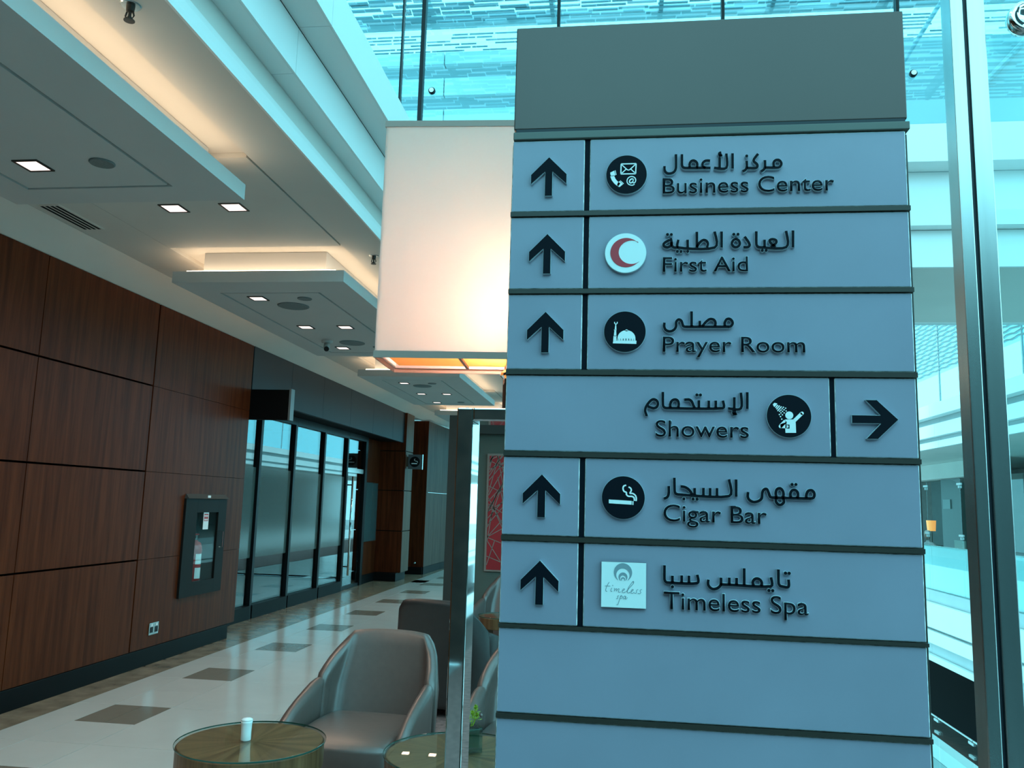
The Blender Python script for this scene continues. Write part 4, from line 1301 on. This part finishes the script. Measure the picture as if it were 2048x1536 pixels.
def make_chair(label, leather, loc, rz, group=None):
    t = thing('armchair', label, 'chair', loc, rz, group)
    for nm, a, b, n_ in (('backrest', -0.55, 0.55, 30), ('armrest', -1.0, -0.556, 8), ('armrest', 0.556, 1.0, 8)):
        V, F = chair_shell(a, b, n_)
        o = part(nm, MB().add(V, F), [leather], t, smooth=True, local=True)
        s = o.modifiers.new('thick', 'SOLIDIFY')
        s.thickness = 0.066
        s.offset = 0
        bv = o.modifiers.new('round', 'BEVEL')
        bv.width = 0.029
        bv.segments = 3
        bv.limit_method = 'ANGLE'
        bv.angle_limit = math.radians(50)
    # seat cushion, crowned
    mb = MB()
    nx_, ny_ = 10, 10
    V = []
    for j in range(ny_+1):
        for i in range(nx_+1):
            u, v = i/nx_*2-1, j/ny_*2-1
            x = u*(0.275 + 0.008*v)
            y = -0.07 + v*0.325
            if v < 0:
                y -= 0.03*(1-u*u)
            if v > 0:
                x *= (1-0.10*v*v)
            V.append((x, y, 0.378 + 0.022*(1-u**4)*(1-v**4)))
    n0 = len(V)
    V2 = [(x, y, 0.235) for x, y, z in V]
    F = [(j*(nx_+1)+i, j*(nx_+1)+i+1, (j+1)*(nx_+1)+i+1, (j+1)*(nx_+1)+i) for j in range(ny_) for i in range(nx_)]
    F2 = [tuple(n0+k for k in f[::-1]) for f in F]
    ring = [i for i in range(nx_+1)] + [(j*(nx_+1)+nx_) for j in range(1, ny_+1)] + [(ny_*(nx_+1)+i) for i in range(nx_-1, -1, -1)] + [(j*(nx_+1)) for j in range(ny_-1, 0, -1)]
    F3 = [(ring[k], n0+ring[k], n0+ring[(k+1) % len(ring)], ring[(k+1) % len(ring)]) for k in range(len(ring))]
    mb.add(V+V2, F+F2+F3)
    o = part('seat', mb, [leather], t, smooth=True, local=True, recalc=True)
    bv = bevel(o, 0.03, 4, 50)
    part('base', MB().box(-0.26, 0.26, -0.33, 0.20, 0.06, 0.234), [M['dark']], t, local=True)
    for sx in (-1, 1):
        for sy in (-0.30, 0.17):
            part('leg', MB().tube([(sx*0.23, sy, 0.0), (sx*0.23, sy, 0.06)], [0.014, 0.02]), [M['dark']], t, local=True)
    return t
ch0 = make_chair('taupe leather tub armchair facing the camera behind the round table with the white shaker', M['leather'], (-1.325, 4.44, 0.004), math.radians(-3))
def rechair(loc, rz, label, leather=None):
    c = dup(ch0, loc, label, None, rz)
    return c
rechair((-0.42, 4.44, 0.004), math.radians(-3), 'taupe leather armchair half hidden behind the chrome lamp frame and the potted plant')
back_ch = make_chair('dark brown leather armchair seen from behind, in front of the grey partition', M['leather_dark'], (-1.22, 6.45, 0.004), math.radians(168))
back_ch.scale = (1.02, 1.04, 1.06)
rechair((-1.10, 8.55, 0.004), math.radians(-10), 'far armchair with a shiny back seen through the chrome frame under the red wall panel')

# ================================================================== TABLES
def make_table(label, x, y, R_=0.303, T=0.55, z0=0.0):
    t = thing('round_table', label, 'table', (x, y, z0))
    part('tabletop', MB().lathe([(R_-0.012, T-0.105), (R_-0.006, T-0.10), (R_-0.006, T-0.014), (R_-0.012, T-0.008)], (0, 0, 0), 64), [M['veneer_edge']], t, local=True)
    part('veneer', MB().lathe([(R_-0.014, T-0.0079), (R_-0.014, T-0.0072)], (0, 0, 0), 64), [M['veneer']], t, local=True)
    part('glass_top', MB().lathe([(R_-0.002, T-0.007), (R_, T-0.005), (R_, T-0.002), (R_-0.002, T)], (0, 0, 0), 96), [M['glass_table']], t, local=True)
    ed = MB().lathe([(R_+0.0006, T-0.0070), (R_+0.0012, T-0.0060), (R_+0.0012, T-0.0015), (R_+0.0006, T-0.0008)], (0, 0, 0), 96, cap=False)
    part('glass_rim', ed, [M['glass_edge']], t, local=True)
    for k in range(4):
        a = PI/4 + k*PI/2
        d = Vector((math.cos(a), math.sin(a), 0))
        n_ = Vector((-d.y, d.x, 0))
        c0 = d*(R_-0.03)
        vs = []
        for z in (0.0, T-0.1055):
            q = c0*(0.92 if z == 0 else 1.0)
            for s1, s2 in ((-1, -1), (1, -1), (1, 1), (-1, 1)):
                p = q + n_*0.030*s1 + d*0.014*s2
                vs.append((p.x, p.y, z))
        part('leg', MB().hexa(vs), [M['veneer_edge']], t, local=True)
    part('shelf', MB().lathe([(R_-0.10, 0.16), (R_-0.10, 0.175)], (0, 0, 0), 40), [M['veneer_edge']], t, local=True)
    return t
make_table('round veneered side table with glass top and white shaker, bottom left of the lamp', -1.500, 3.46)
make_table('round veneered side table with glass top carrying the small potted plant', -0.625, 3.47, z0=0.004)
make_table('small far round table in front of the far armchair, seen through the lamp frame', -1.02, 7.62, 0.22, 0.55, 0.004)
sk = thing('salt_shaker', 'small white ceramic shaker standing in the middle of the round table', 'shaker', (-1.521, 3.449, 0.55))
part('body', MB().lathe([(0.0195, 0.0), (0.021, 0.002), (0.0205, 0.03), (0.0225, 0.068), (0.0245, 0.078)], (0, 0, 0), 28), [M['white']], sk, smooth=True, local=True)
part('cap', MB().lathe([(0.0245, 0.0785), (0.023, 0.083), (0.014, 0.088), (0.0001, 0.0895)], (0, 0, 0), 28), [M['white']], sk, smooth=True, local=True)

# potted plant
pt = thing('potted_plant', 'small yellow green succulent in a dark green glass cube on the right table', 'plant', (-0.590, 3.505, 0.554), math.radians(24))
pt.scale = (1.14, 1.14, 1.08)
h = 0.030
part('pot', MB().box(-h, h, -h, h, 0.014, 0.082), [M['pot']], pt, local=True, bev=0.003)
gm = MB()
g2 = h+0.008
for (a, b, c, d) in ((-g2, g2, -g2, -g2+0.004), (-g2, g2, g2-0.004, g2), (-g2, -g2+0.004, -g2+0.004, g2-0.004), (g2-0.004, g2, -g2+0.004, g2-0.004)):
    gm.box(a, b, c, d, 0.0, 0.088)
gm.box(-g2, g2, -g2, g2, 0.0, 0.011)
part('glass_cube', gm, [glass('cube_glass', (0.86, 0.95, 0.93), 0.12)], pt, local=True)
part('soil', MB().box(-h+0.003, h-0.003, -h+0.003, h-0.003, 0.0822, 0.086), [M['soil']], pt, local=True)
random.seed(21)
stems = [(-0.030, 0.0, 0.118), (-0.008, 0.012, 0.150), (0.018, -0.006, 0.152), (0.028, 0.010, 0.120), (-0.012, -0.016, 0.122), (0.006, -0.01, 0.132)]
leafm = MB()
for k, (sx, sy, sz) in enumerate(stems):
    part('stem', MB().tube([(sx*0.4, sy*0.4, 0.083), (sx*0.8, sy*0.8, 0.105), (sx, sy, sz)], 0.0016, 6), [M['leaf']], pt, local=True)
    for r_ in range(13):
        a = r_*2.4
        el = 0.15 + 0.10*r_
        z = sz - 0.016 + r_*0.0016
        L_ = 0.021 - 0.0008*r_
        d = Vector((math.cos(a)*math.cos(el), math.sin(a)*math.cos(el), math.sin(el)))
        u = Vector((-math.sin(a), math.cos(a), 0))
        n_ = d.cross(u)
        p = Vector((sx, sy, z))
        vs = [p, p+d*L_*0.55+u*0.0058, p+d*L_, p+d*L_*0.55-u*0.0058, p+d*L_*0.5+n_*0.0018, p+d*L_*0.5-n_*0.0012]
        leafm.add([tuple(v) for v in vs], [(0, 1, 4), (1, 2, 4), (2, 3, 4), (3, 0, 4), (1, 0, 5), (2, 1, 5), (3, 2, 5), (0, 3, 5)])
o = part('foliage', leafm, [M['leaf']], pt, local=True)
o['kind'] = 'stuff'
part('flower_bud', MB().lathe([(0.0001, -0.004), (0.006, 0.0), (0.006, 0.006), (0.0001, 0.010)], (0.035, -0.02, 0.125), 14, cap=False), [M['leather']], pt, smooth=True, local=True)
part('bud_stem', MB().tube([(0.01, -0.01, 0.083), (0.03, -0.018, 0.11), (0.035, -0.02, 0.122)], 0.0013, 6), [M['leather']], pt, local=True)

# ================================================================== WALL FIXTURES
fc = thing('extinguisher_cabinet', 'grey metal fire extinguisher cabinet with a glazed door in the walnut wall', 'cabinet', (-4.25, 8.23, 0.546))
grey = mat('cabinet_grey', (0.012, 0.011, 0.010), 0.5, spec=0.1)
bx = MB()
bx.box(-4.495, -4.485, 7.905, 8.595, 0.605, 1.455)
bx.box(-4.485, -4.25, 7.905, 7.915, 0.605, 1.455)
bx.box(-4.485, -4.25, 8.585, 8.595, 0.605, 1.455)
bx.box(-4.485, -4.25, 7.915, 8.585, 0.605, 0.615)
bx.box(-4.485, -4.25, 7.915, 8.585, 1.445, 1.455)
part('box', bx, [mat('cabinet_inner', (0.05, 0.08, 0.08), 0.5)], fc)
fm = MB()
fm.box(-4.249, -4.225, 7.80, 8.03, 0.546, 1.514)
fm.box(-4.249, -4.225, 8.49, 8.665, 0.546, 1.514)
fm.box(-4.249, -4.225, 8.031, 8.489, 0.546, 0.685)
fm.box(-4.249, -4.225, 8.031, 8.489, 1.375, 1.514)
dro = part('door', fm, [grey], fc)
part('top_trim', MB().hexa([(-4.249, 7.80, 1.515), (-4.20, 7.80, 1.515), (-4.20, 8.665, 1.515), (-4.249, 8.665, 1.515), (-4.249, 7.82, 1.56), (-4.245, 7.82, 1.56), (-4.245, 8.645, 1.56), (-4.249, 8.645, 1.56)][:8]), [mat('cabinet_trim', (0.05, 0.058, 0.058), 0.35)], fc, recalc=True)
part('badge', MB().box(-4.213, -4.208, 8.20, 8.26, 1.525, 1.548), [M['white']], fc)
part('pane', MB().box(-4.243, -4.238, 8.031, 8.489, 0.686, 1.374), [glass('cab_glass', (0.9, 0.97, 0.97), 0.03, grow=0.25)], dro)
part('handle', MB().tube([(-4.226, 8.56, 1.17), (-4.195, 8.56, 1.17), (-4.195, 8.56, 1.01), (-4.226, 8.56, 1.01)], 0.007, 8), [M['chrome']], dro)
stk = part('notice', MB().box(-4.2375, -4.2355, 8.19, 8.30, 1.20, 1.375), [M['white']], dro)
part('notice_field', MB().box(-4.2353, -4.2348, 8.20, 8.29, 1.285, 1.36), [M['red']], dro)
nt_ = MB()
for z in (1.338, 1.30):
    for k in range(6):
        nt_.box(-4.2346, -4.2343, 8.208+k*0.0125, 8.217+k*0.0125, z-0.008, z+0.008)
part('notice_print', nt_, [M['white']], dro)
fx = thing('fire_extinguisher', 'red fire extinguisher with white labels inside the grey wall cabinet', 'extinguisher', (-4.36, 8.30, 0.616))
part('cylinder', MB().lathe([(0.060, 0.0), (0.068, 0.01), (0.068, 0.40), (0.055, 0.44), (0.025, 0.46), (0.02, 0.47)], (0, 0, 0), 30), [M['red']], fx, smooth=True, local=True)
for z0_, z1_ in ((0.08, 0.19), (0.225, 0.33)):
    V, F = [], []
    for i in range(9):
        a = -0.9 + i*0.2
        for z in (z0_, z1_):
            V.append((0.0690*math.cos(a), 0.0690*math.sin(a), z))
    for i in range(8):
        F.append((2*i, 2*i+2, 2*i+3, 2*i+1))
    part('label_sheet', MB().add(V, F), [M['white']], fx, local=True)
part('strap', MB().lathe([(0.072, 0.345), (0.072, 0.375)], (0, 0, 0), 30), [M['red']], fx, local=True)
part('valve', MB().lathe([(0.014, 0.46), (0.014, 0.50), (0.02, 0.505), (0.02, 0.52)], (0, 0, 0), 14), [M['steel_dark']], fx, local=True)
part('lever', MB().box(-0.02, 0.02, -0.09, 0.03, 0.52, 0.535), [M['red']], fx, local=True)
part('hose', MB().tube([(0, -0.01, 0.5), (0.02, -0.08, 0.47), (0.02, -0.10, 0.35), (0.02, -0.10, 0.12), (0.02, -0.095, 0.06)], 0.009, 8), [M['frame']], fx, smooth=True, local=True)
part('nozzle', MB().tube([(0.02, -0.095, 0.06), (0.02, -0.09, 0.01)], [0.012, 0.02], 10), [M['white']], fx, local=True)

so_ = thing('power_socket', 'double chrome power socket low on the walnut wall', 'socket', (-4.245, 7.43, 0.32))
part('plate', MB().box(-4.249, -4.241, 7.35, 7.51, 0.265, 0.372), [M['steel']], so_, bev=0.002)
for dy in (-0.04, 0.04):
    part('insert', MB().box(-4.2405, -4.239, 7.43+dy-0.024, 7.43+dy+0.024, 0.285, 0.335), [M['frame']], so_)
    part('switch', MB().box(-4.2405, -4.237, 7.43+dy-0.01, 7.43+dy+0.01, 0.342, 0.362), [M['white']], so_)

# projecting black blade sign
bs = thing('blade_sign', 'blank black box sign projecting from the walnut wall above the shop windows', 'sign', (-4.05, 9.10, 2.62))
part('box', MB().box(-4.44, -3.79, 9.125, 9.22, 2.44, 2.79), [M['backing']], bs, bev=0.004)
part('edge_trim', MB().box(-3.789, -3.765, 9.12, 9.225, 2.435, 2.80), [mat('edge_grey', (0.16, 0.20, 0.21), 0.4)], bs)
# small smoking sign
ss = thing('smoking_sign', 'small square grey sign with a black cigarette symbol on the far timber pillar', 'sign', (-4.03, 16.3, 2.32))
part('plate', MB().box(-4.175, -3.895, 16.26, 16.32, 2.185, 2.475), [mat('plate_grey', (0.10, 0.12, 0.13), 0.45)], ss, bev=0.004)
part('edge_trim', MB().box(-3.894, -3.88, 16.255, 16.325, 2.18, 2.48), [M['steel']], ss)
part('bracket', MB().box(-4.199, -4.176, 16.27, 16.31, 2.23, 2.43), [M['steel_dark']], ss)
part('disc', MB().disc(-4.035, 2.33, 0.105, 16.252, 16.259), [M['frame']], ss)
cg = MB()
cg.plate([(-4.10, 2.285), (-3.985, 2.285), (-3.985, 2.305), (-4.10, 2.305)], 16.249, 16.2515)
ribbon(cg, [(-4.03, 2.39), (-4.045, 2.365), (-4.015, 2.345), (-3.985, 2.34), (-3.975, 2.315)], 0.01, 16.249, 16.2515)
part('symbol', cg, [M['picto']], ss)
# door stop
ds = link('door_stop', MB().lathe([(0.03, 0), (0.035, 0.02), (0.02, 0.06), (0.0001, 0.07)], (0, 0, 0), 16).mesh('door_stop', [M['steel']], smooth=True), None, (-4.35, 17.6, 0.30))
ds.rotation_euler = (PI/2, 0, 0)
ds.location = (-4.30, 17.749, 0.24)
ds['label'] = 'small steel knob low on the dark wall beside the far corridor corner'
ds['category'] = 'door stop'

# ================================================================== GREY PARTITION WITH RED PANEL
pa = thing('partition', 'grey framed partition with a pale green field behind the lamp frame', 'partition', (-0.9, 9.6, 0.004))
part('post', MB().box(-1.962, -1.72, 9.5, 9.72, 0.004, 2.56), [M['post_grey']], pa)
part('post', MB().box(0.10, 0.34, 9.5, 9.72, 0.004, 2.56), [M['post_grey']], pa)
part('lintel', MB().box(-1.719, 0.099, 9.5, 9.72, 2.35, 2.56), [M['post_grey']], pa)
part('field', MB().box(-1.719, 0.099, 9.60, 9.70, 0.004, 2.349), [M['wall_green']], pa)
ar = thing('wall_panel', 'tall red panel with crossing pale lines on the pale green partition', 'artwork', (-1.2, 9.59, 0.79))
part('board', MB().box(-1.51, -0.90, 9.570, 9.599, 0.78, 2.125), [M['art_line']], ar)
part('red_field', MB().box(-1.485, -0.925, 9.566, 9.5695, 0.80, 2.10), [M['art_red']], ar)
random.seed(14)
al_ = MB()
for k in range(58):
    xa = -1.485 if random.random() < 0.5 else -1.485+random.random()*0.56
    za = 0.80 + random.random()*1.3
    an = math.radians(random.choice((55, 68, 110, 128, 25, 155, 80)) + random.uniform(-8, 8))
    L_ = random.uniform(0.3, 0.8)
    xb, zb_ = xa+math.cos(an)*L_, za+math.sin(an)*L_
    # clip to the field
    def clip(x0_, z0_, x1_, z1_):
        t0, t1 = 0, 1
        for p, q in ((-(x1_-x0_), x0_+1.483), (x1_-x0_, -0.927-x0_), (-(z1_-z0_), z0_-0.802), (z1_-z0_, 2.098-z0_)):
            if abs(p) < 1e-9:
                if q < 0:
                    return None
            else:
                r_ = q/p
                if p < 0: t0 = max(t0, r_)
                else: t1 = min(t1, r_)
        return None if t0 >= t1 else (x0_+(x1_-x0_)*t0, z0_+(z1_-z0_)*t0, x0_+(x1_-x0_)*t1, z0_+(z1_-z0_)*t1)
    c_ = clip(xa, za, xb, zb_)
    if c_:
        ribbon(al_, [(c_[0], c_[1]), (c_[2], c_[3])], 0.0085, 9.5635, 9.5658, rnd=False)
o = part('lattice_lines', al_, [M['art_line']], ar)
o['kind'] = 'stuff'

# pouf inside the shop
pf = link('pouf', MB().lathe([(0.18, 0.0), (0.26, 0.05), (0.29, 0.2), (0.26, 0.36), (0.15, 0.40), (0.0001, 0.41)], (0, 0, 0), 28).mesh('pouf', [mat('pouf_beige', (0.35, 0.30, 0.2), 0.8)], smooth=True), None, (-5.35, 11.1, 0))
pf['label'] = 'round beige pouf on the floor behind the first shop window'
pf['category'] = 'pouf'

# ================================================================== OPPOSITE SIDE: small lamp, seated person, screen
ol = thing('table_lamp', 'small glowing orange lamp far across the atrium above the seated person', 'lamp', (9.0, 25.6, 0.0))
part('shade', MB().lathe([(0.11, 1.12), (0.13, 1.42)], (0, 0, 0), 24), [M['orange_lamp']], ol, local=True)
part('stem', MB().tube([(0, 0, 0.72), (0, 0, 1.12)], 0.02), [M['steel_dark']], ol, local=True)
part('stand', MB().box(-0.25, 0.25, -0.25, 0.25, 0.0, 0.72), [M['brown_wall']], ol, local=True)
tb = thing('lounge_table', 'pale low table with an upright panel beside the seated person across the atrium', 'table', (7.9, 21.55, 0))
part('top', MB().box(-0.25, 0.35, -0.32, 0.32, 0.68, 0.72), [M['floor2']], tb, local=True)
part('panel', MB().box(0.30, 0.34, -0.30, 0.30, 0.721, 0.98), [mat('panel_pale', (0.30, 0.36, 0.33), 0.5)], tb, local=True)
for sx in (-0.2, 0.3):
    for sy in (-0.27, 0.27):
        part('leg', MB().tube([(sx, sy, 0), (sx, sy, 0.68)], 0.02, 8), [M['steel_dark']], tb, local=True)

def skin_body(name, verts, edges, radii, root, m_, parent, lv=2):
    me = bpy.data.meshes.new(name)
    me.from_pydata(verts, edges, [])
    me.materials.append(m_)
    o = link(name, me, parent)
    o.modifiers.new('skin', 'SKIN')
    if not me.skin_vertices:
        pass
    sv = me.skin_vertices[0].data
    for i, r_ in enumerate(radii):
        sv[i].radius = (r_, r_) if not isinstance(r_, tuple) else r_
        sv[i].use_root = (i == root)
    s = o.modifiers.new('sub', 'SUBSURF')
    s.levels = lv
    s.render_levels = lv
    for m in o.modifiers:
        if m.type == 'SKIN':
            m.use_smooth_shade = True
    return o
pe = thing('person', 'distant seated person with grey hair and a pale shirt across the atrium', 'person', (7.9, 22.65, 0.0), math.radians(-70))
Vb = [(0, 0, 0.50), (0, 0.0, 0.66), (0, -0.02, 0.82), (0, -0.03, 0.90),
      (-0.19, 0, 0.80), (-0.24, -0.08, 0.60), (-0.18, -0.28, 0.58),
      (0.19, 0, 0.80), (0.24, -0.08, 0.60), (0.18, -0.28, 0.58),
      (-0.1, -0.05, 0.49), (-0.11, -0.42, 0.48), (-0.11, -0.44, 0.08), (-0.11, -0.56, 0.05),
      (0.1, -0.05, 0.49), (0.11, -0.42, 0.48), (0.11, -0.44, 0.08), (0.11, -0.56, 0.05), (0, -0.04, 0.95)]
Eb = [(0, 1), (1, 2), (2, 3), (2, 4), (4, 5), (5, 6), (2, 7), (7, 8), (8, 9), (0, 10), (10, 11), (11, 12), (12, 13), (0, 14), (14, 15), (15, 16), (16, 17), (3, 18)]
Rb = [0.13, (0.15, 0.10), (0.14, 0.10), 0.055, 0.065, 0.045, 0.035, 0.065, 0.045, 0.035, 0.085, 0.065, 0.045, 0.035, 0.085, 0.065, 0.045, 0.035, 0.05]
skin_body('body', Vb, Eb, Rb, 0, M['shirt'], pe)
head = MB()
V, F = [], []
prof_ = [(0.0001, -0.115), (0.04, -0.105), (0.062, -0.06), (0.074, 0.0), (0.078, 0.045), (0.066, 0.09), (0.035, 0.115), (0.0001, 0.12)]
head.lathe(prof_, (0, -0.05, 1.06), 20, cap=False)
head.lathe([(0.0001, -0.02), (0.012, -0.012), (0.010, 0.02), (0.0001, 0.03)], (0, -0.128, 1.05), 8, cap=False)
for sx in (-1, 1):
    head.lathe([(0.0001, -0.025), (0.012, -0.01), (0.012, 0.015), (0.0001, 0.025)], (sx*0.078, -0.05, 1.05), 8, cap=False)
hd = part('head', head, [M['skin']], pe, smooth=True, local=True)
hr = MB().lathe([(0.080, 0.03), (0.083, 0.06), (0.070, 0.10), (0.038, 0.124), (0.0001, 0.128)], (0, -0.04, 1.06), 20, cap=False)
part('hair', hr, [M['grey_hair']], hd, smooth=True, local=True)
for sx in (-1, 1):
    part('eye', MB().lathe([(0.0001, -0.008), (0.009, 0), (0.0001, 0.008)], (sx*0.028, -0.118, 1.075), 8, cap=False), [M['frame']], hd, local=True)
part('mouth', MB().box(-0.022, 0.022, -0.118, -0.112, 1.005, 1.012), [M['red']], hd, local=True)
st_ = thing('lounge_chair', 'dark low seat under the distant person across the atrium', 'chair', (7.9, 22.65, 0.0), math.radians(-70))
part('seat', MB().box(-0.3, 0.3, -0.28, 0.30, 0.06, 0.40), [M['dark_wall']], st_, local=True, bev=0.03)
part('backrest', MB().box(-0.3, 0.3, 0.301, 0.40, 0.06, 0.75), [M['dark_wall']], st_, local=True, bev=0.03)
